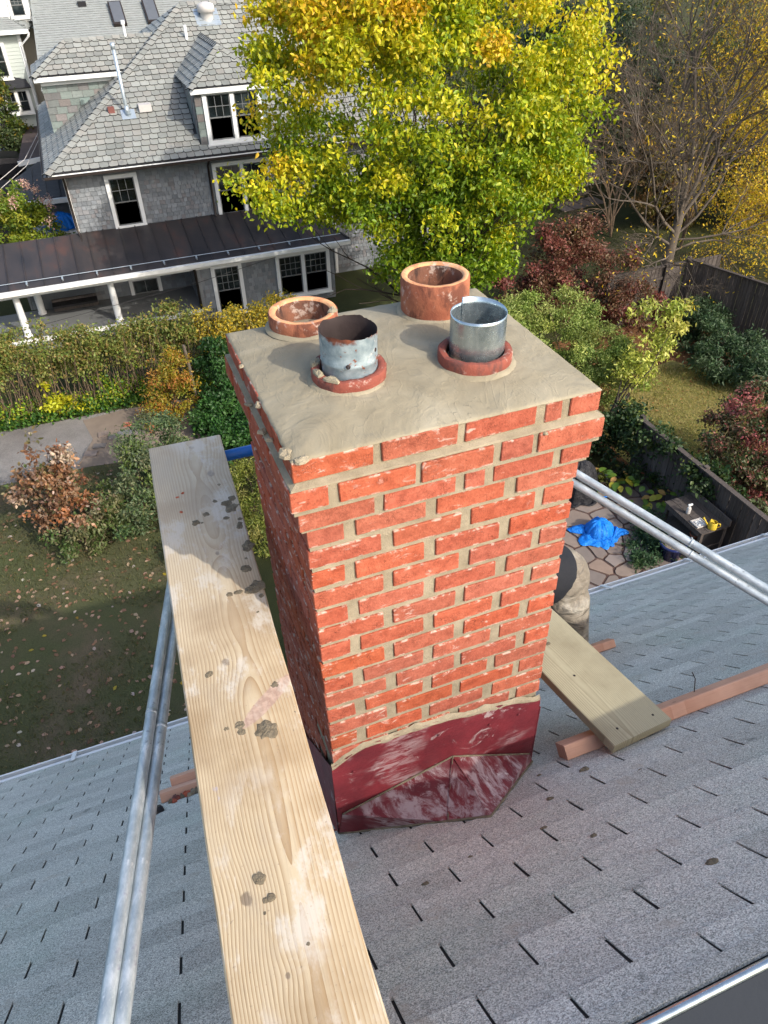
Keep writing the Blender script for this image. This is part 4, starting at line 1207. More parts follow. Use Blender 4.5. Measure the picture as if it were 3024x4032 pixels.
# bodies
hp_('wall', MB().box(HX0, HX1, WY, 35.9, GZ, -5.2), 'siding')
hp_('wall', MB().box(2.4, 7.15, FY, WY - .004, GZ, -8.12), 'siding')
w2 = [(.27, 1.30, -7.26, -5.56), (3.75, 5.73, -7.34, -5.58)]
shingle_wall(hs, HX0, HX1, -7.2, -5.48, WY - .004, w2, seed=2)
w1 = [(2.86, 3.9, -9.95, -8.18), (5.07, 7.0, -9.72, -8.18)]
shingle_wall(hs, 2.4, 7.15, -9.9, -8.2, FY - .004, w1, seed=3)
shingle_wall(hs, -3.1, 2.4, -9.5, -8.0, WY - .004, [(.25, 1.34, -10.1, -8.94)], seed=4)
shingle_wall(hs, 7.15, HX1, -9.8, -7.3, WY - .004, [], seed=5)
shingle_wall(hs, FY, WY, -9.9, -8.2, 2.396, (), seed=6, axis='y')
for (x0, x1, z0, z1), c, r, l in zip(w2, (3, 3), (2, 2), (1, 2)): window(hs, x0, x1, z0, z1, WY - .01, c, r, l)
window(hs, 2.86, 3.9, -9.95, -8.18, FY - .01, 4, 3, 1)
window(hs, 5.07, 7.0, -9.72, -8.16, FY - .01, 4, 3, 2)
window(hs, .25, 1.34, -10.1 + .02, -8.94, WY - .01, 2, 1, 1)
hp_('trim_board', MB().box(HX0 - .02, HX1, WY - .045, WY - .006, -5.46, -5.22), 'white')
hp_('corner_board', MB().box(HX0 - .03, HX0 + .07, WY - .04, WY - .006, -7.2, -5.47), 'dirty_white')
hp_('corner_board', MB().box(2.36, 2.5, FY - .03, FY + .1, -10, -8.13), 'siding')
hp_('teal_seat', MB().box(.62, .95, WY + .012, WY + .016, -6.98, -6.62), 'galv_far')
# slate roof
SL = .643; EYH = 25.05; EXL = -1.39; EZ = -5.22; RYH = 30.75
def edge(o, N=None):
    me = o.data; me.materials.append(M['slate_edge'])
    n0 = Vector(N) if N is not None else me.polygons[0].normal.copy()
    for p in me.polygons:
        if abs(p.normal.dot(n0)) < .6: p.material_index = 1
def tile_field(parent, O, U, V, poly, tw, ex, mat, name, seed, maxn, th=.03, chamf=.04, holes=()):
    """slates laid in courses on the plane O + u U + v V; every slate clipped to the roof polygon"""
    O, U, V = Vector(O), Vector(U).normalized(), Vector(V).normalized(); N = U.cross(V).normalized()
    q = random.Random(seed); us = [p[0] for p in poly]; vs_ = [p[1] for p in poly]
    out = []; row = 0
    v = min(vs_)
    while v < max(vs_):
        u = min(us) - tw + (tw / 2 if row % 2 else 0) + q.uniform(-.02, .02)
        while u < max(us) + tw:
            wd = tw * q.uniform(.9, 1.1); b = v + q.uniform(-.008, .008); cg = chamf * q.uniform(.8, 1.3)
            s = [(u + cg, b), (u + wd - .014 - cg, b), (u + wd - .014, b + cg * .9), (u + wd - .014, v + ex + .03), (u, v + ex + .03), (u, b + cg * .9)]
            u += wd
            for i in range(len(poly)):
                s = clip(s, poly[i], poly[(i + 1) % len(poly)])
                if len(s) < 3: break
            if len(s) < 3 or area(s) < .002: continue
            cu = sum(p[0] for p in s) / len(s); cv = sum(p[1] for p in s) / len(s)
            if any(cu > h[0] and cu < h[1] and cv > h[2] and cv < h[3] for h in holes): continue
            lift = q.uniform(.0, .004)
            top = [O + U * a + V * c + N * (.036 - .030 * min(1, (c - v) / ex) + lift) for a, c in s]
            out.append((area(s), top, q.random()))
        v += ex; row += 1
    out.sort(key=lambda k: -k[0] + (0 if seen(k[1][0], 40) else 1))
    rest = MB(); k_ = 0
    for ar, top, r in out:
        n = len(top); bot = [p - N * th for p in top]
        fs = [tuple(range(n))] + [(i, n + i, n + (i + 1) % n, (i + 1) % n) for i in range(n)]
        if k_ < maxn:
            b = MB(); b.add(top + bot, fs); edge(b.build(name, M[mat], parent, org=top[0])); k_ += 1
        else: rest.add(top + bot, fs, r)
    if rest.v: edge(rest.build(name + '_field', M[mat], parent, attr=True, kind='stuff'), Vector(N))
ridge_half = RYH - EYH
XR = HX1 + .45
n_s = math.sqrt(1 + SL * SL)
dk = MB()
dk.poly([(EXL, EYH, EZ), (XR, EYH, EZ), (XR - ridge_half, RYH, EZ + SL * ridge_half), (EXL + ridge_half, RYH, EZ + SL * ridge_half)], Vector((0, -SL, 1)).normalized(), .06)
dk.poly([(EXL, EYH, EZ), (EXL + ridge_half, RYH, EZ + SL * ridge_half), (EXL, EYH + 2 * ridge_half, EZ)], Vector((-SL, 0, 1)).normalized(), .06)
dk.poly([(EXL, EYH + 2 * ridge_half, EZ), (EXL + ridge_half, RYH, EZ + SL * ridge_half), (XR - ridge_half, RYH, EZ + SL * ridge_half), (XR, EYH + 2 * ridge_half, EZ)], Vector((0, SL, 1)).normalized(), .06)
dk.poly([(XR, EYH, EZ), (XR, EYH + 2 * ridge_half, EZ), (XR - ridge_half, RYH, EZ + SL * ridge_half)], Vector((SL, 0, 1)).normalized(), .06)
roofd = hp_('roof', dk, 'black_roof')
L = XR - EXL; h_ = ridge_half * n_s
tile_field(roofd, (EXL, EYH, EZ + .004), (1, 0, 0), (0, 1, SL), [(0, 0), (L, 0), (L - ridge_half, h_), (ridge_half, h_)], .275, .225, 'slate', 'slate_tile', 12, 230, holes=[(4.9, 7.15, .35, 2.2)])
tile_field(roofd, (EXL, EYH + 2 * ridge_half, EZ + .004), (0, -1, 0), (1, 0, SL), [(0, 0), (2 * ridge_half, 0), (ridge_half, h_)], .275, .225, 'slate', 'side_slate', 13, 40)
def ridge_tiles(parent, a, b, n1, n2, wd=.17, ln=.26, mat='slate', name='ridge_tile'):
    a, b = Vector(a), Vector(b); d = (b - a); Ln = d.length; d.normalize()
    n1 = Vector(n1).normalized(); n2 = Vector(n2).normalized()
    s1 = d.cross(n1); s2 = n2.cross(d)
    if s1.z > 0: s1 = -s1
    if s2.z > 0: s2 = -s2
    k = 0; q = random.Random(int(Ln * 100))
    while k * ln < Ln - .05:
        p0 = a + d * (k * ln); p1 = a + d * min(Ln, k * ln + ln + .03)
        up = (n1 + n2).normalized()
        lo, hi = .052, .022
        m = MB()
        vs = [p0 + s1 * wd + n1 * lo, p0 + up * (lo + .006), p0 + s2 * wd + n2 * lo, p1 + s1 * wd + n1 * hi, p1 + up * (hi + .006), p1 + s2 * wd + n2 * hi]
        vs += [v - up * .034 for v in vs]
        m.add(vs, [(0, 3, 4, 1), (1, 4, 5, 2), (0, 1, 7, 6), (1, 2, 8, 7), (0, 6, 9, 3), (2, 5, 11, 8)])
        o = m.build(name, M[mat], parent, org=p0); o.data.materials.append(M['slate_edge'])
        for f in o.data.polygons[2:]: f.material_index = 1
        k += 1
nf = (0, -SL, 1); nl_ = (-SL, 0, 1); nb = (0, SL, 1); nr_ = (SL, 0, 1)
apL = (EXL + ridge_half, RYH, EZ + SL * ridge_half); apR = (XR - ridge_half, RYH, EZ + SL * ridge_half)
ridge_tiles(roofd, (EXL, EYH, EZ), apL, nf, nl_)
ridge_tiles(roofd, apL, apR, nf, nb)
# eave: white fascia under a dark gutter
hp_('fascia', MB().box(EXL + .05, XR, EYH + .03, EYH + .06, EZ - .12, EZ - .01), 'white')
gt = MB()
gt.box(EXL - .07, XR, EYH - .11, EYH - .10, EZ - .13, EZ - .05); gt.box(EXL - .07, XR, EYH - .10, EYH + .02, EZ - .14, EZ - .13)
gt.box(EXL - .12, EXL - .11, EYH - .1, EYH + 2 * ridge_half, EZ - .13, EZ - .04); gt.box(EXL - .11, EXL - .01, EYH - .1, EYH + 2 * ridge_half, EZ - .14, EZ - .13)
hp_('gutter', gt, 'dark_metal')
for k in range(9):
    hp_('gutter_liner', MB().box(EXL + .1 + k * .95, EXL + .98 + k * .95, EYH - .095, EYH + .02, EZ - .075 - .002, EZ - .07), 'white')
hp_('soffit', MB().box(EXL + .05, XR, EYH + .06, WY - .05, EZ - .13, EZ - .10), 'dirty_white')
dsp = MB(); dsp.tube([(HX0 + .02, EYH + .05, EZ - .14), (HX0 + .02, WY - .09, EZ - .40), (HX0 + .02, WY - .09, -7.1), (HX0 + .06, WY - .22, -7.28), (HX0 + .12, FY - .15, -8.02)], .038, 8)
hp_('downspout', dsp, 'dark_metal', smooth=True)
dsp = MB(); dsp.tube([(3.62, EYH, EZ - .14), (3.62, WY - .09, EZ - .40), (3.62, WY - .09, -7.2), (3.64, WY - .22, -7.32), (3.75, FY - .2, -8.04)], .038, 8)
hp_('downspout', dsp, 'dark_metal', smooth=True)
dsp = MB(); dsp.tube([(2.3, FY - .28, -8.05), (2.34, FY - .08, -8.3), (2.34, FY - .08, -9.95)], .045, 8)
hp_('downspout', dsp, 'dark_metal', smooth=True)
# front dormer
DY = 25.43; DX0, DX1 = 3.52, 5.84; DZ = -3.32; dr = .14
DA = (4.68, DY - .2 + 1.30, DZ + 1.0)
dm = hp_('dormer', MB().box(DX0, DX1, DY, 28.6, -5.0, DZ - .05), 'mixed_slate')
shingle_wall(dm, DY + .05, 28.2, -4.95, DZ - .1, DX0 - .002, (), 'mixed_slate', .24, .32, .24, 31, 'y')
for z in range(7):
    MB().box(DX0 + .003, 3.74, DY - .016, DY - .002, -4.95 + z * .22, -4.74 + z * .22).build('dormer_slate', M['mixed_slate'], dm)
window(dm, 3.76, 5.64, -4.97, -3.42, DY - .01, 3, 2, 2, .13)
ex0, ex1, ey = DX0 - dr, DX1 + dr, DY - .2
xc = (ex0 + ex1) / 2; hw = (ex1 - ex0) / 2; zr = DZ + hw * .74; ya = ey + hw
yb = EYH + (zr - EZ) / SL
d2 = MB()
d2.poly([(ex0, ey, DZ), (ex1, ey, DZ), (xc, ya, zr)], Vector((0, -.74, 1)).normalized(), .05)
ybl = EYH + (DZ - EZ) / SL
d2.poly([(ex0, ey, DZ), (xc, ya, zr), (xc, yb, zr), (ex0, ybl, DZ)], Vector((-.74, 0, 1)).normalized(), .05)
d2.poly([(ex1, ey, DZ), (ex1, ybl, DZ), (xc, yb, zr), (xc, ya, zr)], Vector((.74, 0, 1)).normalized(), .05)
dk2 = hp_('dormer_roof', d2, 'black_roof')
dn = math.sqrt(1 + .74 ** 2)
tile_field(dk2, (ex0, ey, DZ + .003), (1, 0, 0), (0, 1, .74), [(0, 0), (2 * hw, 0), (hw, hw * dn)], .26, .215, 'slate', 'dormer_tile', 15, 60)
tile_field(dk2, (ex0, ybl, DZ + .003), (0, -1, 0), (1, 0, .74), [(0, 0), (ybl - ey, 0), (ybl - ya, hw * dn), (ybl - yb, hw * dn)], .26, .215, 'slate', 'dormer_tile', 16, 60)
ridge_tiles(dk2, (ex0, ey, DZ), (xc, ya, zr), (0, -.74, 1), (-.74, 0, 1), .13)
ridge_tiles(dk2, (ex1, ey, DZ), (xc, ya, zr), (0, -.74, 1), (.74, 0, 1), .13)
ridge_tiles(dk2, (xc, ya, zr), (xc, yb, zr), (-.74, 0, 1), (.74, 0, 1), .13)
hp_('dormer_fascia', MB().box(ex0 + .03, ex1 - .03, ey + .02, ey + .06, DZ - .17, DZ - .02), 'white')
hp_('dormer_soffit', MB().box(ex0 + .03, ex1 - .03, ey + .06, DY + .02, DZ - .14, DZ - .1), 'dirty_white')
# wide dormer on the left slope, with coloured slates on its face
LY = 29.1; LX0 = -.9; LZ = -3.33
ldm = hp_('side_dormer', MB().box(LX0, 3.5, LY, 33.5, -5.1, LZ), 'mixed_slate')
shingle_wall(ldm, LX0, 1.62, -4.95, LZ - .1, LY - .003, (), 'mixed_slate', .30, .40, .215, 33, ind=True, name='wall_slate')
lx0, ly = LX0 - .2, LY - .35; lz = -3.14
rise = 1.30; lap = (lx0 + rise, ly + rise, lz + .64 * rise)
d3 = MB()
d3.poly([(lx0, ly, lz), (4.2, ly, lz), (4.2, ly + rise, lap[2]), lap], Vector((0, -.64, 1)).normalized(), .05)
d3.poly([(lx0, ly, lz), lap, (lx0, ly + 2 * rise, lz)], Vector((-.64, 0, 1)).normalized(), .05)
d3.poly([(lx0, ly + 2 * rise, lz), lap, (4.2, ly + rise, lap[2]), (4.2, ly + 2 * rise, lz)], Vector((0, .64, 1)).normalized(), .05)
dk3 = hp_('side_dormer_roof', d3, 'black_roof')
ln_ = math.sqrt(1 + .64 ** 2)
tile_field(dk3, (lx0, ly, lz + .003), (1, 0, 0), (0, 1, .64), [(0, 0), (5.0, 0), (5.0, rise * ln_), (rise, rise * ln_)], .275, .225, 'slate', 'side_dormer_tile', 18, 80)
tile_field(dk3, (lx0, ly + 2 * rise, lz + .003), (0, -1, 0), (1, 0, .64), [(0, 0), (2 * rise, 0), (rise, rise * ln_)], .275, .225, 'slate', 'side_dormer_tile', 19, 10)
ridge_tiles(dk3, (lx0, ly, lz), lap, (0, -.64, 1), (-.64, 0, 1), .14)
ridge_tiles(dk3, lap, (3.2, lap[1], lap[2]), (0, -.64, 1), (0, .64, 1), .14)
hp_('side_dormer_fascia', MB().box(lx0 + .02, 1.95, ly + .02, ly + .06, lz - .16, lz - .02), 'white')
hp_('side_dormer_fascia', MB().box(LX0, 1.75, LY - .05, LY - .006, LZ - .12, LZ + .02), 'white')
hp_('side_dormer_soffit', MB().box(lx0 + .02, 1.95, ly + .06, LY, lz - .18, lz - .15), 'dirty_white')
# things standing on the slate roof
def on_roof(x, y): return Vector((x, y, EZ + SL * (y - EYH)))
p = on_roof(1.53, 26.72)
v = MB(); v.tube([p, p + Vector((-.02, 0, .35)), p + Vector((-.03, 0, 1.9))], .055, 12); v.tube([p + Vector((-.03, 0, 1.86)), p + Vector((-.03, 0, 2.02))], .07, 12); v.tube([p + Vector((0, 0, .05)), p + Vector((-.02, 0, .3))], [.10, .06], 12)
hp_('vent_pipe', v, 'galv_far', smooth=True)
hp_('pipe_flange', MB().poly([p + Vector((-.22, -.17, -.11 + .05)), p + Vector((.22, -.17, -.11 + .05)), p + Vector((.22, .16, .11 + .05)), p + Vector((-.22, .16, .11 + .05))], Vector(nf).normalized(), .01), 'galv_far')
p = on_roof(2.1, 26.85); hp_('vent_box', MB().box(p.x - .2, p.x + .2, p.y - .16, p.y + .2, p.z - .02, p.z + .19), 'grey_vinyl')
p = on_roof(1.04, 26.9); hp_('vent_box', MB().box(p.x - .10, p.x + .10, p.y - .08, p.y + .1, p.z - .02, p.z + .16), 'red_box')
p = on_roof(5.1, 30.12)
v = MB(); v.lathe([(.22, -.1), (.22, .16), (.30, .17), (.30, .34), (.27, .40), (.10, .46), (.001, .47)], p, 20)
hp_('roof_fan', v, 'grey_vinyl', smooth=True)
hp_('pipe_flange', MB().poly([p + Vector((-.42, -.38, -.2)), p + Vector((.42, -.38, -.2)), p + Vector((.42, .3, .24)), p + Vector((-.42, .3, .24))], Vector(nf).normalized(), .01), 'galv_far')
p = on_roof(4.16, 29.32); v = MB(); v.tube([p - Vector((0, 0, .05)), p + Vector((0, 0, .42))], .055, 10); hp_('vent_pipe', v, 'white')
p = Vector((2.2, 30.0, -2.28)); v = MB(); v.tube([p - Vector((0, 0, .1)), p + Vector((0, 0, .3))], .045, 10); v.tube([p + Vector((0, 0, .3)), p + Vector((0, 0, .42))], .07, 10); hp_('vent_pipe', v, 'white')
# porch roof: standing seam panels, snow guards, white fascia, columns
PT = -7.22; PB = -7.86; PF = FY - .38; PX0, PX1 = -9.0, 7.35
sv = (PB - PT) / (PF - WY)
pn = Vector((0, -(PT - PB) / (WY - PF), 1)).normalized()
pr = thing('porch_roof_anchor', '', '', (0, 0, 0)) if False else None
prf = hp_('porch_roof', MB().poly([(PX0, PF, PB), (PX1 + .3, PF, PB), (PX1 - .95, WY - .02, PT), (PX0, WY - .02, PT)], pn, .05), 'seam')
x = PX0; k = 0
while x < PX1 + .1:
    wd = .52
    zt = WY - .022
    if x + wd > PX1 - .95:
        fr = max(0.0, min(1.0, 1 - (x + wd - (PX1 - .95)) / 1.25))
    else: fr = 1.0
    yt = PF + (WY - .022 - PF) * fr
    zt_ = PB + (PT - PB) * fr
    b = MB(); b.bar((x, PF + .01, PB + .017), (x, yt, zt_ + .017), .03, .036, pn)
    b.build('roof_seam', M['seam'], prf)
    if k % 2 == 0:
        MB().bar((x + .02, PF + .10, PB + .06), (x + .02, PF + .26, PB + .10), .05, .07, pn).build('snow_guard', M['galv_far'], prf)
    x += wd; k += 1
b = MB(); b.bar((PX1 + .28, PF, PB + .02), (PX1 - .95, WY - .02, PT + .02), .05, .05, pn); b.build('hip_cap', M['seam'], prf)
b = MB(); b.tube([(PX0, PF + .2, PB + .14), (PX1 + .05, PF + .2, PB + .14)], .011, 6); b.build('snow_rail', M['galv_far'], prf)
hp_('porch_fascia', MB().box(PX0, PX1 + .25, PF - .02, PF + .05, PB - .19, PB - .02), 'white')
hp_('porch_gutter', MB().box(PX0, PX1 + .3, PF - .13, PF - .02, PB - .14, PB - .02), 'dirty_white')
hp_('porch_frieze', MB().box(PX0, PX1 + .05, FY - .06, FY - .012, PB - .38, PB - .195), 'white')
hp_('porch_ceiling', MB().box(PX0, 2.38, PF + .05, WY - .03, PB - .25, PB - .2), 'dirty_white')
for x in (-3.22, -.36, -6.2):
    cl = MB(); cl.lathe([(.13, 0), (.13, .06), (.105, .09), (.115, .5), (.098, 1.32), (.12, 1.36), (.125, 1.44)], (x, FY + .05, -9.55), 16)
    hp_('column', cl, 'white', smooth=True)
cl = MB(); cl.lathe([(.14, 0), (.14, .06), (.115, .09), (.12, .5), (.10, 1.32), (.12, 1.36), (.125, 1.44)], (-2.75, WY - .35, -9.55), 16)
hp_('column', cl, 'white', smooth=True)
hp_('porch_floor', MB().box(-9, 2.38, FY - .14, WY, -9.66, -9.55), 'sash')
hp_('porch_edge', MB().box(-9, 2.38, FY - .2, FY - .142, -9.70, -9.545), 'dirty_white')
hp_('porch_skirt', MB().box(-9, 2.38, FY - .12, FY, GZ, -9.665), 'siding')
hp_('porch_wall', MB().box(-2.9, -.9, WY - .1, WY + .1, -9.55, -8.7), 'siding')
hp_('porch_rail', MB().box(-2.7, -.95, WY - .16, WY - .104, -8.72, -8.62), 'white')
hp_('bench_back', MB().box(-2.35, -.9, WY - .5, WY - .44, -9.5, -9.1), 'fence')
hp_('bench_seat', MB().box(-2.35, -.9, WY - .9, WY - .5, -9.25, -9.18), 'black')
for k, (a, b_) in enumerate(((-4.1, -8.4), (7.62, -9.9))): hp_('white_post', MB().box(7.5 + k * .3, 7.6 + k * .3, WY - .2, WY - .1, -9.9, -7.6), 'white')

# ------------------------------------------------------------------ houses and sheds farther back
gh = thing('grey_roof_house', 'house whose broad grey shingle roof with two skylights fills the space behind the slate dormer', 'house', (4, 42, GZ))
gsl = .62; gy0, gz0 = 38.0, -4.92
MB().box(-.8, 11.5, 38.6, 46.8, GZ, -5.0).build('wall', M['cream_siding'], gh)
gr = MB()
gr.poly([(-1.12, gy0, gz0), (12, gy0, gz0), (12, 42.9, gz0 + gsl * 4.9), (-.62, 42.9, gz0 + gsl * 4.9)], Vector((0, -gsl, 1)).normalized(), .1)
gr.poly([(-.62, 42.9, gz0 + gsl * 4.9), (12, 42.9, gz0 + gsl * 4.9), (12, 48, gz0), (-1.12, 48, gz0)], Vector((0, gsl, 1)).normalized(), .1)
grf = gr.build('roof', M['far_shingle'], gh)
fs_ = MB(); q = random.Random(9)
for j in range(40):
    y = gy0 + j * .125; z = gz0 + gsl * (y - gy0)
    x = -1.1 + .5 * j / 40 + q.uniform(0, .2)
    while x < 7.4:
        wd = q.uniform(.22, .42)
        fs_.box(x, x + wd - .01, y, y + .12, z + .008, z + .028, q.random())
        x += wd
fs_.build('shingle_field', M['far_shingle'], grf, attr=True, kind='stuff')
for x0 in (2.72, 4.26):
    f = MB(); y0, y1 = 40.95, 42.2
    def gp(x, y, h): return (x, y - h * .5, gz0 + gsl * (y - gy0) + h)
    f.poly([gp(x0 - .06, y0, .14), gp(x0 + .54, y0, .14), gp(x0 + .54, y1, .14), gp(x0 - .06, y1, .14)], Vector((0, -gsl, 1)).normalized(), .14)
    s = f.build('skylight', M['dark_metal'], gh)
    MB().poly([gp(x0, y0 + .08, .16), gp(x0 + .48, y0 + .08, .16), gp(x0 + .48, y1 - .06, .16), gp(x0, y1 - .06, .16)], Vector((0, -gsl, 1)).normalized(), .012).build('pane', M['slate_trim'], s)
MB().box(1.36, 1.72, 42.15, 42.5, -2.44, -2.13).build('vent_box', M['black'], gh)
lh = thing('clapboard_house', 'pale green clapboard house with white trim at the far left corner', 'house', (-3, 43, GZ))
MB().box(-8, -1.5, 42, 50, GZ, -3.1).build('wall', M['pale_siding'], lh)
MB().box(-1.5, -.72, 43.2, 50, GZ, -3.1).build('wall', M['cream_siding'], lh)
sd = MB(); 
for k in range(46):
    z = -9.9 + k * .148
    sd.add([(-8, 41.975, z), (-1.62, 41.975, z), (-1.62, 41.99, z + .14), (-8, 41.99, z + .14)], [(0, 1, 2, 3)])
    sd.add([(-8, 41.999, z), (-1.62, 41.999, z), (-1.62, 41.975, z), (-8, 41.975, z)], [(0, 1, 2, 3)])
sd.build('clapboard_field', M['pale_siding'], lh, kind='stuff')
sd = MB()
for k in range(46):
    z = -9.9 + k * .148
    sd.add([(-1.5, 43.175, z), (-.72, 43.175, z), (-.72, 43.19, z + .14), (-1.5, 43.19, z + .14)], [(0, 1, 2, 3)])
sd.build('clapboard_field', M['cream_siding'], lh, kind='stuff')
MB().box(-1.62, -1.46, 41.95, 42.1, GZ, -3.1).build('corner_board', M['white'], lh)
lr = MB()
lr.poly([(-9, 41.6, -3.0), (-1.1, 41.6, -3.0), (-4.0, 44.6, -1.1), (-9, 44.6, -1.1)], Vector((0, -.63, 1)).normalized(), .1)
lr.poly([(-1.1, 41.6, -3.0), (-.7, 42.8, -2.85), (-.7, 46, -1.4), (-3.6, 44.6, -1.1)], Vector((.35, -.4, 1)).normalized(), .1)
lrf = lr.build('roof', M['far_shingle'], lh)
q = random.Random(19); b = MB()
for j in range(26):
    y = 41.6 + j * .115; z = -3.0 + .633 * (y - 41.6)
    x = -5
    while x < -1.1 - (y - 41.6) * .97:
        wd = q.uniform(.22, .4); b.box(x, x + wd - .012, y, y + .11, z + .008, z + .03, q.random()); x += wd
b.build('shingle_field', M['far_shingle'], lrf, attr=True, kind='stuff')
MB().box(-9, -1.05, 41.5, 41.6, -3.14, -2.98).build('gutter', M['white'], lh)
MB().box(-1.0, -.66, 42.7, 42.8, -2.98, -2.8).build('gutter', M['white'], lh)
sp_ = MB(); sp_.tube([(-1.06, 41.56, -3.1), (-1.1, 41.6, -3.25), (-1.5, 41.9, -3.6), (-1.54, 41.93, GZ)], .05, 8); sp_.build('downspout', M['white'], lh, smooth=True)
window(lh, -3.3, -2.25, -4.9, -3.45, 41.96, 2, 1, 1, .14)
window(lh, -2.95, -1.75, -6.35, -5.25, 41.8, 2, 1, 2, .14)
MB().poly([(-3.1, 41.5, -5.22), (-1.6, 41.5, -5.22), (-1.75, 41.98, -4.95), (-2.3, 41.98, -4.82), (-3.0, 41.98, -4.95)], Vector((0, -.5, 1)).normalized(), .05).build('bay_roof', M['black_roof'], lh)
dd = MB().box(-2.1, -.75, 42.3, 45, -2.75, -.9).build('attic_dormer', M['dirty_white'], lh)
window(dd, -1.62, -.86, -2.62, -1.6, 42.28, 3, 3, 1, .12)
br = thing('brown_roof_shed', 'low shed with a brown flat roof and white edge behind the slate house', 'shed', (-2, 40, GZ))
MB().poly([(-2.72, 35.2, -6.95), (-1.2, 35.8, -6.95), (-1.0, 44.5, -6.95), (-2.35, 43.6, -6.95)], (0, 0, 1), .12).build('roof', M['brown_roof'], br)
MB().box(-2.55, -1.3, 36.1, 43.4, GZ, -7.08).build('wall', M['siding'], br)
MB().bar((-2.74, 35.17, -7.03), (-1.15, 35.77, -7.03), .05, .2).build('roof_edge', M['white'], br)
bk = thing('black_roof_lean_to', 'low dark metal lean-to beside the slate house with white gutter', 'shed', (-2.3, 30, GZ))
kr = MB().poly([(-2.75, 28.6, -6.8), (-.97, 28.6, -6.8), (-.97, 33.6, -6.62), (-1.9, 33.3, -6.632), (-2.75, 31.4, -6.70)], Vector((0, -.1, 1)).normalized(), .1).build('roof', M['black_roof'], bk)
for k in range(4): MB().bar((-2.6 + k * .45, 28.62, -6.785), (-2.6 + k * .45, (31.6, 32.5, 33.3, 33.4)[k], (-6.68, -6.645, -6.618, -6.615)[k]), .03, .04).build('roof_seam', M['black_roof'], kr)
MB().box(-2.7, -.97, 28.46, 28.59, -6.98, -6.82).build('gutter', M['dirty_white'], bk)
MB().box(-2.6, -1.0, 29.4, 31.4, GZ, -6.93).build('wall', M['siding'], bk)
MB().box(-3.2, -1.0, 27.9, 28.0, GZ, -7.9).build('wall', M['dirty_white'], bk)
car = thing('parked_car', 'black car parked beyond the shed at the left edge', 'car', (-4.95, 38.7, -8.24))
CG = -8.24
cx, cy = -4.95, 38.7
cb = MB()
sec = [(-2.3, .55, .62), (-2.1, .78, .80), (-1.2, .88, .88), (.6, .95, .9), (1.9, .92, .88), (2.3, .6, .7)]
vs = []; fs = []
for yy, hh, ww in sec:
    for sx, z in ((-1, .25), (-1, hh * .75), (-.92, hh), (.92, hh), (1, hh * .75), (1, .25)): vs.append((cx + sx * ww, cy + yy, CG + z))
for i in range(len(sec) - 1):
    for k in range(6): fs.append((i * 6 + k, i * 6 + (k + 1) % 6, (i + 1) * 6 + (k + 1) % 6, (i + 1) * 6 + k))
fs += [tuple(range(6)), tuple(30 + k for k in range(5, -1, -1))]
cb.add(vs, fs); cb.build('body', M['black'], car)
vs = []
for yy, hh, ww in ((-1.2, .86, .78), (-.5, 1.38, .62), (1.0, 1.42, .62), (1.9, .9, .75)):
    vs += [(cx - ww, cy + yy, CG + hh), (cx + ww, cy + yy, CG + hh)]
cb = MB(); cb.add(vs, [(0, 1, 3, 2), (2, 3, 5, 4), (4, 5, 7, 6), (0, 2, 4, 6), (1, 7, 5, 3)]); cb.build('cabin', M['glass'], car)
MB().box(cx - .6, cx + .6, cy - .48, cy + .98, CG + 1.385, CG + 1.43).build('roof', M['black'], car)
for sx in (-.8, .8):
    for yy in (-1.4, 1.4):
        t_ = MB(); t_.tube([(cx + sx - .1, cy + yy, CG + .33), (cx + sx + .1, cy + yy, CG + .33)], .33, 16); t_.build('wheel', M['black'], car)
    b = MB(); b.tube([(cx + sx * .78, cy - 1.1, CG + .92), (cx + sx * .8, cy - .5, CG + 1.35), (cx + sx * .8, cy + 1.0, CG + 1.40)], .02, 6); b.build('window_trim', M['white'], car)

car.rotation_euler = (0, 0, R(98))
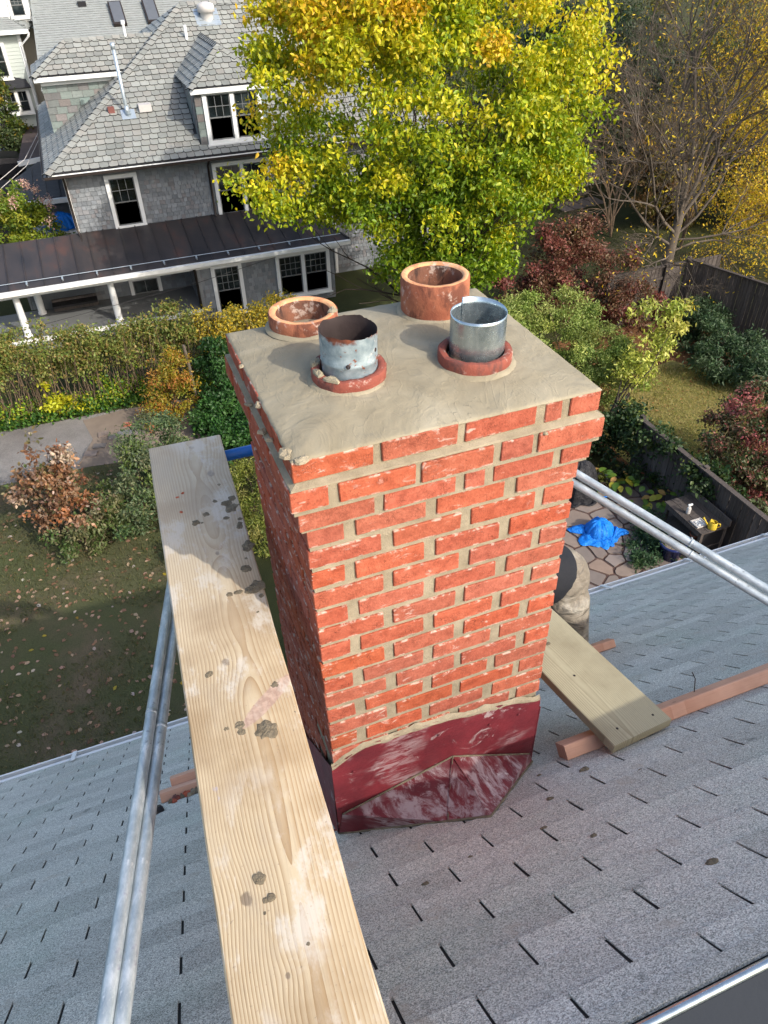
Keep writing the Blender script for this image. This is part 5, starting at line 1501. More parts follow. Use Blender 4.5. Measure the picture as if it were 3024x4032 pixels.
# ------------------------------------------------------------------ leaves, shrubs, trees
def leaf_mesh(name, parent, P, size, col, elong=1.7, seed=0, droop=.35, kind=None, org=None, flat=False):
    g = np.random.default_rng(seed); n = len(P)
    ax = g.normal(size=(n, 3)); ax[:, 2] -= droop * 1.2
    if flat: ax[:, 2] *= .12
    ax /= np.linalg.norm(ax, axis=1)[:, None]
    ref = g.normal(size=(n, 3)); ref[:, 2] += .9
    if flat: ref = np.tile([0, 0, 1.0], (n, 1)) + g.normal(size=(n, 3)) * .15
    sd = np.cross(ax, ref); sd /= (np.linalg.norm(sd, axis=1)[:, None] + 1e-9)
    nn = np.cross(sd, ax)
    L = (size * g.uniform(.7, 1.25, n))[:, None]; W = L / elong * .5
    V = np.empty((n, 6, 3))
    V[:, 0] = P; V[:, 1] = P + ax * L * .38 + sd * W + nn * W * .22; V[:, 2] = P + ax * L * .78 + sd * W * .62 + nn * W * .1
    V[:, 3] = P + ax * L - nn * L * .10; V[:, 4] = P + ax * L * .78 - sd * W * .62 + nn * W * .1; V[:, 5] = P + ax * L * .38 - sd * W + nn * W * .22
    o = np.array(WL[parent] if parent is not None else (org or (0, 0, 0)))
    V = (V - o).reshape(-1, 3)
    me = bpy.data.meshes.new(name)
    me.vertices.add(n * 6); me.vertices.foreach_set('co', V.ravel())
    quads = np.empty((n, 2, 4), dtype=np.int32); b = np.arange(n) * 6
    quads[:, 0] = np.stack([b, b + 1, b + 2, b + 3], 1); quads[:, 1] = np.stack([b, b + 3, b + 4, b + 5], 1)
    me.loops.add(n * 8); me.loops.foreach_set('vertex_index', quads.ravel())
    me.polygons.add(n * 2); me.polygons.foreach_set('loop_start', np.arange(n * 2, dtype=np.int32) * 4)
    me.materials.append(M['leaf'])
    at = me.attributes.new('col', 'FLOAT_COLOR', 'POINT')
    cc = np.ones((n, 6, 4)); cc[:, :, :3] = col[:, None, :]
    at.data.foreach_set('color', cc.ravel())
    me.update(calc_edges=True)
    ob = place(name, me, parent, tuple(o))
    if kind: ob['kind'] = kind
    return ob
def pal(cols, wts, n, g, jit=.22):
    cols = np.array(cols, float); wts = np.array(wts, float); wts /= wts.sum()
    c = cols[g.choice(len(cols), n, p=wts)]
    return np.clip(c * g.uniform(1 - jit, 1 + jit, (n, 1)) * g.uniform(.93, 1.07, (n, 3)), 0, 1)
def ellip(n, c, r, g, hollow=.45):
    d = g.normal(size=(n, 3)); d /= np.linalg.norm(d, axis=1)[:, None]
    k = (hollow ** 3 + (1 - hollow ** 3) * g.random(n)) ** (1 / 3)
    return np.array(c) + d * k[:, None] * np.array(r)
def clumped(lobes, nclump, nleaf, cr, g, hollow=.5, drop=.12, lump_=.28):
    """leaf points gathered round clump centres inside a union of ellipsoids"""
    vol = np.array([r[0] * r[1] * r[2] for _, r in lobes]) ** .8; vol /= vol.sum()
    cs = []
    for (c, r), w_ in zip(lobes, vol):
        k = max(3, int(nclump * w_))
        cs.append(ellip(k, c, np.array(r), g, hollow))
    cs = np.concatenate(cs)
    cs += g.normal(size=cs.shape) * lump_ * cr
    wts = g.gamma(2.0, 1.0, len(cs)); wts /= wts.sum()
    idx = g.choice(len(cs), nleaf, p=wts)
    off = g.normal(size=(nleaf, 3)) * np.array([1, 1, .62]) * cr * .55
    return cs[idx] + off + np.array([0, 0, -drop]) * g.random((nleaf, 1)), idx, cs
def stems(mb, base, tips, r0, g, n=5, bend=.15):
    for t_ in tips:
        a = np.array(base, float) + np.append(g.normal(size=2) * .05, 0); b = np.array(t_, float)
        pts = []
        for k in range(n):
            u = k / (n - 1)
            p = a + (b - a) * u
            p[2] = a[2] + (b[2] - a[2]) * (u ** .8)
            p[:2] += g.normal(size=2) * bend * u * (1 - u) * 2
            pts.append(p)
        mb.tube(pts, [r0 * (1 - .75 * k / (n - 1)) for k in range(n)], 5, False)
def shrub(name, label, cat, base, lobes, nleaf, size, cols, wts, seed, ncl=60, cr=.22, elong=1.8, nst=14, stem='twig', r0=.014, droop=.3, hollow=.45, group=None):
    g = np.random.default_rng(seed)
    t = thing(name, label, cat, base, group)
    P, idx, cs = clumped(lobes, ncl, nleaf, cr, g, hollow)
    P[:, 2] = np.maximum(P[:, 2], GZ + .03)
    cl = pal(cols, wts, len(cs), g, .25)[idx] * .55 + pal(cols, wts, nleaf, g, .3) * .45
    leaf_mesh('foliage', t, P, size, cl, elong, seed, droop)
    if nst:
        mb = MB(); tips = cs[g.choice(len(cs), nst)]
        stems(mb, base, tips, r0, g)
        mb.build('stem', M[stem], t, smooth=True)
    return t
YG = [(.20, .235, .012), (.30, .28, .014), (.42, .33, .016), (.50, .28, .02), (.09, .15, .012), (.13, .19, .012)]
# --- the big yellow green tree
def grow(mb, p, d, L, r, dep, q, tips, spread=.55, shrink=.72, kids=3, sides=6, grav=0.0, wig=.10):
    pts = [Vector(p)]; rad = [r]; dd = Vector(d).normalized()
    seg = 4 if dep > 1 else 3
    for k in range(seg):
        dd = (dd + Vector((q.gauss(0, wig), q.gauss(0, wig), q.gauss(0, wig) + grav))).normalized()
        pts.append(pts[-1] + dd * (L / seg)); rad.append(r * (1 - .38 * (k + 1) / seg))
    mb.tube(pts, rad, max(3, sides), False)
    tips.append((pts[-1], dep))
    if dep == 0: return
    for k in range(kids + (1 if q.random() < .3 else 0)):
        u = q.uniform(.35, 1.0) if k else 1.0
        i = min(seg, max(1, int(u * seg)))
        ang = q.uniform(0, 2 * math.pi)
        o = dd.orthogonal().normalized(); o.rotate(Matrix.Rotation(ang, 3, dd))
        nd = (dd + o * spread * q.uniform(.5, 1.4)).normalized()
        grow(mb, pts[i], nd, L * shrink * q.uniform(.75, 1.15), rad[i] * .68, dep - 1, q, tips, spread, shrink, kids, max(3, sides - 1), grav, wig)
tree = thing('tree', 'tall bushy tree turning from green to yellow in front of the slate house', 'tree', (8.6, 17.6, GZ))
g = np.random.default_rng(5)
lobes = [((8.2, 17.5, -2.4), (4.6, 3.0, 3.5)), ((8.6, 17.4, -5.2), (2.5, 2.3, 2.0)), ((8.5, 17.3, -7.1), (1.55, 1.4, 1.05)), ((4.1, 16.6, -4.1), (1.3, 1.2, .6)), ((5.9, 17.0, -4.7), (1.5, 1.2, .6)),
         ((11.0, 17.3, -4.2), (1.6, 1.5, 1.2)), ((9.2, 17.1, -6.3), (1.1, 1.1, .9)), ((7.6, 17.2, -6.6), (.9, 1.0, .8)), ((6.6, 17.0, -.6), (2.4, 2.3, 1.6))]
NL = 112000
P, idx, cs = clumped(lobes, 900, NL, .40, g, .62, .18)
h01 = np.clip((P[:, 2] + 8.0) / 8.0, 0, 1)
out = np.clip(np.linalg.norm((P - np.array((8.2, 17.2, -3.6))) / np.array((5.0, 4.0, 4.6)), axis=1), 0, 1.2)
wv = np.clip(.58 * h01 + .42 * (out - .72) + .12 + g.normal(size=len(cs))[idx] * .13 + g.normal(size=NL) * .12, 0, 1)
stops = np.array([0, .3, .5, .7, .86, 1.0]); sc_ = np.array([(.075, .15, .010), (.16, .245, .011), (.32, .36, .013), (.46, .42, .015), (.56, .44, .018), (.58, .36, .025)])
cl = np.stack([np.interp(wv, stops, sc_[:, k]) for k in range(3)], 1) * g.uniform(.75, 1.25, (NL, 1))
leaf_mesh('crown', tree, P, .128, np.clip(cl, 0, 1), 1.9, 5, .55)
mb = MB(); q = random.Random(2); tips = []
for k in range(9):
    a = 2 * math.pi * k / 9 + q.uniform(-.2, .2); sp_ = q.uniform(.12, .42)
    grow(mb, (8.6 + .12 * math.cos(a), 17.6 + .12 * math.sin(a), GZ), (sp_ * math.cos(a), sp_ * math.sin(a), 1), q.uniform(3.6, 4.6), .085, 3, q, tips, .42, .66, 3, 6, .02, .06)
mb.build('trunk', M['dark_bark'], tree, smooth=True)
# --- the nearly bare grey tree by the fence
bt = thing('tree', 'grey barked nearly bare tree with few yellow leaves, rising by the fence corner', 'tree', (17.35, 18.5, GZ))
mb = MB(); q = random.Random(14); tips = []
B0 = Vector((17.35, 18.5, GZ))
mb.tube([B0, B0 + Vector((.02, 0, .8)), B0 + Vector((.10, .02, 2.0)), B0 + Vector((.18, 0, 3.0))], [.28, .21, .17, .13], 10, False)
for (dx, dy, dz, L, r, f0) in [(-.10, .1, 1, 4.4, .12, 3.0), (.02, -.1, 1, 4.6, .11, 3.0), (.30, .1, 1, 4.4, .10, 2.9), (.55, -.15, 1, 4.3, .10, 2.7), (-.85, -.2, .72, 3.6, .085, 2.3), (-1, -.1, .35, 3.2, .07, 1.9), (.9, -.3, .5, 3.6, .075, 2.2), (-.5, -.3, .9, 3.6, .07, 2.6), (1, -.2, .15, 3.2, .06, 1.7), (-.9, -.5, .1, 2.6, .05, 1.6), (.4, -.7, .5, 3.0, .06, 2.1)]:
    grow(mb, B0 + Vector((.03 + .04 * f0, 0, f0)), (dx, dy, dz), L, r * .66, 5, q, tips, .64, .64, 4, 6, .015, .15)
mb.build('trunk', M['bark'], bt, smooth=True)
g = np.random.default_rng(8)
tp = np.array([tuple(t_[0]) for t_ in tips if t_[1] <= 2])
keep = g.random(len(tp)) < np.clip(.10 + (tp[:, 0] - 17.8) * .30 + (tp[:, 2] + 5) * .03, .03, .95)
tp = tp[keep]
n = 24000
P = tp[g.choice(len(tp), n)] + g.normal(size=(n, 3)) * np.array([.3, .3, .2])
leaf_mesh('crown', bt, P, .105, pal([(.56, .38, .02), (.48, .37, .025), (.66, .46, .04), (.36, .20, .03), (.28, .27, .03)], [4, 3, 2, 1, 1], n, g), 2.6, 8, .5)
# --- shrubs
DG = [(.02, .05, .018), (.035, .075, .022), (.05, .10, .03), (.07, .12, .05)]
shrub('shrub', 'dense maroon and brown shrub under the yellow tree', 'shrub', (14.0, 18.4, GZ), [((13.5, 17.9, -8.3), (2.05, 1.2, 1.75)), ((12.9, 17.9, -7.2), (1.2, .9, .9)), ((11.7, 17.7, -8.5), (1.2, .9, 1.0)), ((15.1, 16.9, -9.0), (.9, .7, 1.0)), ((14.3, 16.4, -9.2), (.9, .6, .7))], 26000, .10,
      [(.16, .085, .05), (.125, .068, .04), (.17, .045, .042), (.11, .085, .036), (.23, .07, .06)], [4, 3, 2, 2, 1], 21, 220, .26, 1.9, 24, 'dark_bark')
shrub('shrub', 'feathery pale green shrub directly behind the right corner of the chimney top', 'shrub', (11.3, 14.9, GZ), [((10.9, 15.4, -8.6), (1.5, 1.2, 1.35)), ((11.9, 14.4, -9.0), (1.1, 1.0, 1.0)), ((11.6, 13.4, -9.3), (.7, .8, .7)), ((9.7, 15.6, -8.6), (1.1, 1.0, 1.2))], 46000, .09,
      [(.21, .28, .065), (.27, .33, .09), (.32, .37, .11), (.15, .22, .05), (.38, .38, .10)], [3, 3, 2, 2, 1], 22, 190, .22, 3.0, 20, droop=-.3)
shrub('sapling', 'thin sapling with sunlit yellow green leaves leaning over the dry lawn', 'tree', (11.45, 12.7, GZ), [((12.45, 12.95, -8.35), (.75, .6, .5)), ((13.0, 13.1, -8.0), (.6, .5, .55)), ((12.1, 12.9, -8.75), (.8, .5, .35)), ((12.2, 13.3, -7.35), (.6, .4, .3)), ((13.5, 13.2, -7.45), (.5, .4, .3)), ((11.5, 12.0, -9.2), (.35, .3, .2))], 2600, .13,
      [(.33, .36, .06), (.42, .42, .09), (.26, .32, .06), (.50, .47, .15), (.17, .24, .05)], [4, 3, 3, 2, 1], 23, 46, .24, 2.5, 9, 'dark_bark', .028, .5, .1)
rh = [(16.3, 14.9, .9), (15.6, 13.4, .95), (16.6, 13.3, .9), (15.9, 12.0, .8), (16.9, 15.9, .8)]
for k, (x, y, r) in enumerate(rh):
    shrub('shrub', ['dark green broad leaved shrub at the far fence, nearest the fence corner', 'dark green broad leaved shrub bordering the dry lawn at its left end', 'dark green broad leaved shrub against the long fence boards', 'dark green broad leaved shrub bordering the dry lawn at its right end', 'small dark green shrub tucked below the bare tree'][k], 'shrub', (x, y, GZ),
          [((x, y, -9.45), (r, r * .9, .62)), ((x + .2, y + .2, -9.2), (r * .6, r * .6, .4))], 3400, .12, [(.04, .08, .035), (.06, .105, .045), (.085, .13, .06), (.035, .06, .022)], [3, 3, 2, 2], 30 + k, 46, .2, 3.0, 10, group='evergreens along the far fence')
shrub('shrub', 'yellowing shrub at the right edge of the dry lawn', 'shrub', (16.6, 11.4, GZ), [((16.6, 11.4, -9.4), (.7, .7, .6))], 2400, .10, [(.16, .13, .02), (.10, .10, .02), (.22, .14, .02)], [2, 2, 1], 37, 40, .2, 2, 8)
shrub('burning_bush', 'red and green burning bush with pink leaf tips at the right edge', 'shrub', (12.3, 8.7, GZ), [((12.5, 8.8, -8.75), (1.25, 1.1, 1.0)), ((12.9, 9.6, -8.5), (.9, .8, .8)), ((11.7, 8.1, -9.0), (.7, .7, .7)), ((11.9, 7.4, -9.3), (.8, .7, .6))], 22000, .085,
      [(.065, .095, .035), (.13, .07, .042), (.27, .06, .06), (.60, .18, .19), (.085, .07, .035)], [6, 2, 1.2, 1.3, 4], 41, 170, .2, 2.0, 18)
shrub('ivy', 'dark ivy hanging over the near fence beside the lawn', 'climber', (10.75, 9.4, GZ), [((10.5, 9.9, -8.6), (.3, .9, .25)), ((10.45, 8.6, -8.7), (.16, .7, .2)), ((10.8, 8.3, -8.9), (.35, .7, .5)), ((10.6, 10.9, -8.9), (.5, .6, .5)), ((10.9, 9.4, -9.4), (.4, .9, .5))], 9000, .09,
      [(.025, .055, .018), (.05, .09, .03), (.09, .11, .02), (.02, .04, .012)], [3, 3, 1, 2], 43, 130, .2, 1.4, 10)
shrub('ground_cover', 'dark leafy bed with red flowers between hosta and fence', 'plant', (9.9, 11.0, GZ), [((9.7, 11.0, -9.7), (1.1, .9, .4)), ((10.4, 10.3, -9.55), (.4, .7, .5)), ((9.0, 11.6, -9.5), (1.2, .8, .7))], 8000, .09, [(.02, .045, .015), (.04, .07, .02), (.16, .15, .02), (.22, .03, .03)], [4, 3, .5, .25], 44, 80, .2, 1.8, 0)
shrub('fern', 'low green fern beside the blue pot on the patio edge', 'plant', (9.05, 7.75, GZ), [((9.05, 7.75, -9.82), (.6, .42, .22)), ((9.5, 8.0, -9.7), (.5, .5, .35))], 4200, .08, [(.03, .07, .03), (.045, .095, .04), (.06, .11, .035)], [2, 2, 1], 45, 40, .16, 3.0, 0)
# hosta: big single leaves
ho = thing('hosta', 'hosta clump with big green and yellow leaves in front of the fence', 'plant', (10.0, 9.7, GZ))
hq = random.Random(6)
hm = {}
def hosta_leaf(k, mat):
    if k in hm: return hm[k]
    b = MB(); vs = []; fs = []
    for i in range(6):
        u = i / 5
        wd = .5 * math.sin(math.pi * min(1, u * .93 + .07)) ** .75 * (1 if u < .99 else .05)
        z = .22 * u - .34 * u * u
        vs += [(u, -wd * .72, z + .10 * wd), (u, 0, z), (u, wd * .72, z + .10 * wd)]
    for i in range(5):
        a = i * 3; fs += [(a, a + 3, a + 4, a + 1), (a + 1, a + 4, a + 5, a + 2)]
    b.add(vs, fs); hm[k] = b.mesh('leaf', mat, smooth=True); return hm[k]
hmats = [plain('hosta_green', (.10, .17, .02), .5, var=.2, scale=12), plain('hosta_yellow', (.24, .22, .02), .5, var=.25, scale=14), plain('hosta_tan', (.34, .20, .06), .6, var=.3, scale=14), plain('hosta_deep_green', (.06, .12, .018), .5, var=.2)]
for (cx_, cy_, nn_, rr) in ((10.15, 9.45, 34, .55), (9.75, 9.9, 22, .42), (9.35, 10.2, 16, .36), (10.3, 8.95, 14, .36)):
    for k in range(nn_):
        a = hq.uniform(0, 6.28); d_ = rr * math.sqrt(hq.random())
        m_ = hq.choices((0, 1, 2, 3), (4, 3, 1, 3))[0]
        o = place('leaf', hosta_leaf(m_, hmats[m_]), ho, (cx_ + d_ * math.cos(a), cy_ + d_ * math.sin(a), GZ + .18 + .32 * (1 - d_ / rr) + hq.uniform(-.05, .05)), (hq.uniform(-.3, .3), hq.uniform(-.1, .5), a + hq.uniform(-.5, .5)))
        s_ = hq.uniform(.16, .26); o.scale = (s_, s_, s_)
# left garden
hd = thing('hedge', 'overgrown hedge with bare stems below and green tops in front of the porch', 'hedge', (0, 19.2, GZ))
g = np.random.default_rng(50)
lob = [((x, 19.3 + .15 * math.sin(x * 2), -8.40 - .22 * max(0, min(1, (x - .8) / 1.5)) + .12 * math.sin(x * 1.7)), (.85, .5, .9)) for x in np.arange(-8, 4.6, .8)] + [((x, 19.0, -9.75), (.6, .35, .3)) for x in np.arange(-8, 2.2, .6)]
P, idx, cs = clumped(lob, 700, 62000, .24, g, .3)
ht = np.clip((P[:, 2] + 9.9) / 2.2, 0, 1)
keep = (g.random(len(P)) < np.where((ht > .12) & (ht < .55), np.clip((P[:, 0] + 5.2) * .26, .22, .95), 1))
P, idx, ht = P[keep], idx[keep], ht[keep]
cA = pal([(.15, .19, .04), (.20, .20, .05), (.24, .18, .055), (.11, .15, .03)], [3, 3, 2, 2], len(P), g)
cB = pal([(.12, .24, .02), (.26, .34, .02), (.42, .38, .03), (.06, .15, .025)], [3, 3, 1, 2], len(P), g)
cl = np.where(((ht < .35) & (g.random(len(P)) < .8))[:, None], cB, cA)
yel = (P[:, 0] > 1.6) & (P[:, 2] > -8.9)
cl[yel] = pal([(.46, .34, .03), (.36, .29, .04), (.18, .18, .04)], [3, 2, 2], int(yel.sum()), g)
leaf_mesh('foliage', hd, P, .085, cl, 1.8, 50, .2)
mb = MB(); q = random.Random(51)
for k in range(420):
    x = q.uniform(-8, 4.3); y = 19.1 + q.uniform(-.3, .35); z1 = q.uniform(-8.9, -7.9)
    p0 = Vector((x, y, GZ)); p1 = Vector((x + q.gauss(0, .22), y + q.gauss(0, .12), z1))
    pm = (p0 + p1) / 2 + Vector((q.gauss(0, .06), q.gauss(0, .05), 0))
    mb.tube([p0, pm, p1], [.011, .009, .004], 4, False)
mb.build('stem', M['twig'], hd)
g = np.random.default_rng(52)
n = 9000; P = np.stack([g.uniform(-9, .8, n), 18.85 + g.normal(size=n) * .16, GZ + .02 + np.abs(g.normal(size=n)) * .10], 1)
o = leaf_mesh('ivy_edge', None, P, .09, pal([(.03, .085, .015), (.06, .13, .02), (.10, .17, .02)], [2, 3, 1], n, g), 1.3, 52, 0, 'stuff', (-4, 18.8, GZ))
tag(o, 'low green ivy along the foot of the hedge beside the gravel path', 'ground cover')
shrub('yellow_shrub', 'small bright yellow leaved shoot in the hedge above the gravel path', 'shrub', (-2.6, 18.8, GZ), [((-2.6, 18.75, -9.6), (.30, .2, .35)), ((-2.15, 18.7, -9.55), (.2, .15, .15)), ((-2.7, 18.75, -9.1), (.12, .1, .3))], 520, .11, [(.42, .40, .015), (.33, .34, .015), (.22, .27, .015)], [3, 2, 1], 53, 16, .14, 1.8, 4)
shrub('dry_shrub', 'withered shrub with pale pink and brown curled leaves on the left lawn edge', 'shrub', (-2.95, 13.3, GZ), [((-2.75, 13.5, -8.75), (.72, .65, .75)), ((-2.45, 13.6, -8.0), (.45, .4, .55)), ((-2.35, 13.1, -9.2), (.75, .5, .45))], 4300, .105,
      [(.30, .16, .08), (.40, .25, .15), (.14, .08, .05), (.60, .47, .38), (.34, .13, .05), (.10, .06, .04), (.10, .14, .04)], [4, 3, 4, 1.5, 2, 3, 2], 55, 80, .17, 1.6, 40, 'dark_bark', .012)
shrub('shrub', 'mixed grey green low shrub at the foot of the withered one', 'shrub', (-2.1, 12.7, GZ), [((-2.15, 12.6, -9.6), (.6, .35, .35)), ((-1.7, 12.9, -9.3), (.55, .4, .5)), ((-2.75, 12.4, -9.55), (.3, .25, .3))], 2900, .09, [(.10, .13, .04), (.20, .19, .09), (.07, .13, .03), (.26, .20, .12)], [3, 2, 3, 1], 56, 44, .17, 2, 10)
shrub('shrub', 'large dark olive shrub between the withered shrub and the plank', 'shrub', (-.75, 13.4, GZ), [((-.75, 13.4, -9.1), (.95, .9, .85)), ((-.4, 14.3, -8.7), (.85, .8, .8)), ((-1.0, 12.7, -9.4), (.6, .5, .5)), ((.2, 13.6, -9.1), (.8, .8, .8))], 15000, .085, [(.065, .11, .04), (.09, .135, .06), (.13, .16, .08), (.15, .20, .03), (.19, .18, .09)], [3, 3, 2, 1, 1], 57, 150, .2, 2.2, 20)
shrub('shrub', 'orange and yellow shrub at the end of the gravel path', 'shrub', (.35, 17.3, GZ), [((.35, 17.3, -9.1), (.75, .6, .75)), ((.65, 17.4, -8.5), (.5, .5, .5)), ((.0, 17.1, -9.5), (.5, .4, .35))], 6500, .075, [(.36, .17, .03), (.30, .24, .02), (.22, .21, .02), (.42, .14, .05), (.12, .15, .02)], [3, 3, 3, 2, 2], 58, 90, .19, 2.0, 14)
shrub('laurel', 'glossy dark green laurel left of the chimney top', 'shrub', (2.1, 17.8, GZ), [((2.1, 17.8, -9.0), (.85, .8, .9)), ((1.8, 17.2, -9.4), (.7, .6, .6))], 8000, .11, [(.018, .055, .014), (.03, .085, .018), (.05, .12, .025)], [3, 3, 1], 59, 80, .2, 2.2, 10)
shrub('ivy', 'bright ivy bank left of the brick shaft below the laurel', 'climber', (1.7, 15.6, GZ), [((1.6, 16.2, -9.5), (.8, .7, .5)), ((2.2, 15.2, -9.55), (.9, .8, .45)), ((1.3, 15.0, -9.6), (.6, .6, .4))], 10000, .09, [(.02, .065, .014), (.035, .10, .02), (.06, .14, .03)], [3, 3, 1], 60, 90, .2, 1.4, 0)
shrub('shrub', 'feathery yellow green shrub in the gap between plank and brick shaft', 'shrub', (1.5, 12.6, GZ), [((1.55, 13.0, -9.5), (.75, .65, .5)), ((1.45, 12.1, -9.6), (.7, .6, .4)), ((1.2, 11.2, -9.7), (.6, .6, .3))], 9000, .08, [(.20, .21, .04), (.14, .17, .03), (.27, .24, .07), (.08, .12, .02)], [3, 3, 1, 2], 61, 80, .18, 2.8, 8)
shrub('shrub', 'dark shrub below the plank at the lawn edge', 'shrub', (.1, 11.6, GZ), [((.1, 11.8, -9.6), (.5, .9, .4)), ((.0, 10.2, -9.75), (.4, .8, .25)), ((-.1, 8.4, -9.8), (.35, .9, .2))], 6000, .08, [(.03, .05, .015), (.05, .08, .02), (.10, .11, .02)], [3, 3, 1], 62, 60, .18, 2, 0)
shrub('hydrangea', 'sunlit hydrangea with faded pink flower heads beyond the metal porch roof', 'shrub', (-2.9, 28.0, GZ), [((-2.75, 27.5, -7.35), (1.2, .8, 1.3)), ((-3.5, 27.5, -6.95), (1.2, .8, 1.25)), ((-1.9, 27.5, -8.2), (.6, .5, .7))], 12000, .11, [(.20, .25, .02), (.12, .19, .02), (.30, .29, .03), (.07, .13, .015)], [3, 3, 2, 2], 63, 120, .22, 1.7, 10)
g = np.random.default_rng(64)
hy = [o for o in COL.objects if o.name == 'hydrangea'][0]
cen = ellip(30, (-2.8, 27.3, -7.05), (1.35, .75, 1.3), g, .9); cen = cen[cen[:, 1] < 27.5]
P = np.repeat(cen, 60, 0) + g.normal(size=(len(cen) * 60, 3)) * .07
leaf_mesh('flower_head', hy, P, .05, pal([(.50, .30, .22), (.55, .40, .32), (.42, .22, .18)], [2, 2, 1], len(P), g), 1.2, 64, 0)
shrub('tree', 'small green and orange leaved tree at the far left edge', 'tree', (-3.5, 41.0, -8.3), [((-3.4, 41.0, -5.0), (.9, .6, 1.5)), ((-3.0, 41.0, -6.6), (.6, .45, .8))], 7000, .14, [(.05, .085, .015), (.09, .12, .02), (.32, .18, .02)], [4, 3, .7], 65, 80, .3, 1.7, 8, 'dark_bark', .03)
shrub('tree', 'dark red leaved tree beside the slate dormer wall', 'tree', (-.55, 37.0, GZ), [((-.75, 37, -6.2), (.7, .6, 1.1)), ((-.5, 37, -7.6), (.6, .6, .8))], 4500, .11, [(.10, .022, .03), (.07, .018, .022), (.15, .04, .045)], [3, 2, 1], 66, 50, .25, 1.7, 6, 'dark_bark', .03)
shrub('shrub', 'white speckled brown shrub below the pale clapboard house', 'shrub', (-1.9, 36.2, GZ), [((-1.9, 36.2, -7.6), (.7, .5, .7)), ((-1.6, 36.0, -8.6), (.8, .6, .8))], 3400, .10, [(.12, .09, .04), (.55, .52, .48), (.09, .10, .03)], [3, 1.2, 2], 67, 40, .22, 1.7, 6)
shrub('shrub', 'dark green bank of shrubs beside the parked car', 'shrub', (-3.1, 40.6, -8.3), [((-3.0, 40.7, -7.4), (.4, .5, .7))], 4000, .12, [(.04, .06, .02), (.07, .10, .03), (.16, .15, .10)], [3, 3, .7], 68, 40, .25, 1.7, 6)
# the wooded background on the right
WC = [([(.42, .33, .03), (.58, .42, .03), (.22, .24, .03), (.44, .26, .04)], [3, 3, 2, 1]), ([(.05, .075, .02), (.08, .10, .03), (.20, .17, .03)], [3, 3, 1]), ([(.14, .10, .04), (.24, .13, .05), (.12, .12, .03)], [3, 2, 2]), ([(.022, .04, .018), (.035, .06, .022), (.07, .075, .03)], [3, 2, .6]), ([(.04, .055, .02), (.07, .07, .025), (.14, .11, .03)], [3, 2, 1])]
wl = [(28.2, 25.5, 3.9, 0, 'golden yellow tree at the right edge behind the bare tree'), (33.0, 27.0, 4.4, 0, 'golden tree beyond the right edge of the woods'), (20.6, 33.0, 4.0, 3, 'dark evergreen just right of the big yellow tree top'), (24.0, 31.0, 3.8, 3, 'dark evergreen directly behind the upper stems of the bare tree'),
      (30.5, 35.0, 5.0, 1, 'dull green tree deep in the woods on the right'), (22.4, 25.4, 2.3, 2, 'russet brown thicket beyond the far fence'), (28.5, 43.0, 5.5, 3, 'dark evergreen in the distance at the top right'), (17.5, 44.0, 5.0, 1, 'green tree in the distance behind the big yellow tree'), (36.0, 36.0, 5.0, 2, 'brown tree far out at the right of the woods'), (24.5, 52.0, 7.0, 3, 'farthest dark tree closing the view at the top'), (25.2, 23.6, 2.5, 4, 'dark undergrowth beyond the long fence at the right')]
for k, (x, y, r, ty, lab) in enumerate(wl):
    hh = r * 1.9
    low = GZ + (.6 if ty in (2, 3, 4) else 1.6)
    lob = [((x, y, GZ + hh * .62), (r * .75, r * .7, hh * .40)), ((x - r * .4, y - r * .2, GZ + hh * .42), (r * .5, r * .5, hh * .27)), ((x + r * .42, y - r * .2, GZ + hh * .40), (r * .5, r * .5, hh * .28)), ((x, y - r * .35, GZ + hh * .28), (r * .6, r * .5, hh * .22))]
    g = np.random.default_rng(70 + k)
    t = thing('tree', lab, 'tree', (x, y, GZ), 'trees of the wooded background')
    n = 15000 if y < 30 else 11000
    P, idx, cs = clumped(lob, 120, n, r * .13, g, .5)
    P[:, 2] = np.maximum(P[:, 2], GZ + .2)
    c_, w_ = WC[ty]
    cl = pal(c_, w_, len(cs), g, .3)[idx] * .6 + pal(c_, w_, n, g, .3) * .4
    leaf_mesh('crown', t, P, .15 if y < 30 else .22, cl, 2.2, 70 + k, .3)
    mb = MB(); q = random.Random(70 + k); tips = []
    for j in range(4):
        a = q.uniform(0, 6.28)
        grow(mb, (x + .1 * math.cos(a), y + .1 * math.sin(a), GZ), (.22 * math.cos(a), .22 * math.sin(a), 1), hh * .38, .11, 3, q, tips, .5, .68, 3, 5, .01, .08)
    mb.build('trunk', M['bark'] if ty != 3 else M['dark_bark'], t, smooth=True)
for k, (x, y) in enumerate([(19.6, 24.6), (21.4, 22.4), (19.0, 28.5), (24.4, 20.6), (23.0, 26.5), (25.6, 24.0)]):
    mb = MB(); q = random.Random(90 + k); tips = []
    t = thing('tree', ['leafless brown sapling left of the grey bare tree', 'leafless brown sapling in front of the golden tree', 'leafless brown sapling near the white fence', 'leafless brown sapling at the right edge', 'leafless brown sapling among the dark evergreens', 'leafless brown sapling at the foot of the golden tree'][k], 'tree', (x, y, GZ), 'leafless saplings in the woods')
    for j in range(5):
        a = q.uniform(0, 6.28)
        grow(mb, (x, y, GZ), (.3 * math.cos(a), .3 * math.sin(a), 1), 3.1, .042, 4, q, tips, .55, .7, 3, 5, .0, .12)
    mb.build('trunk', M['twig'], t)
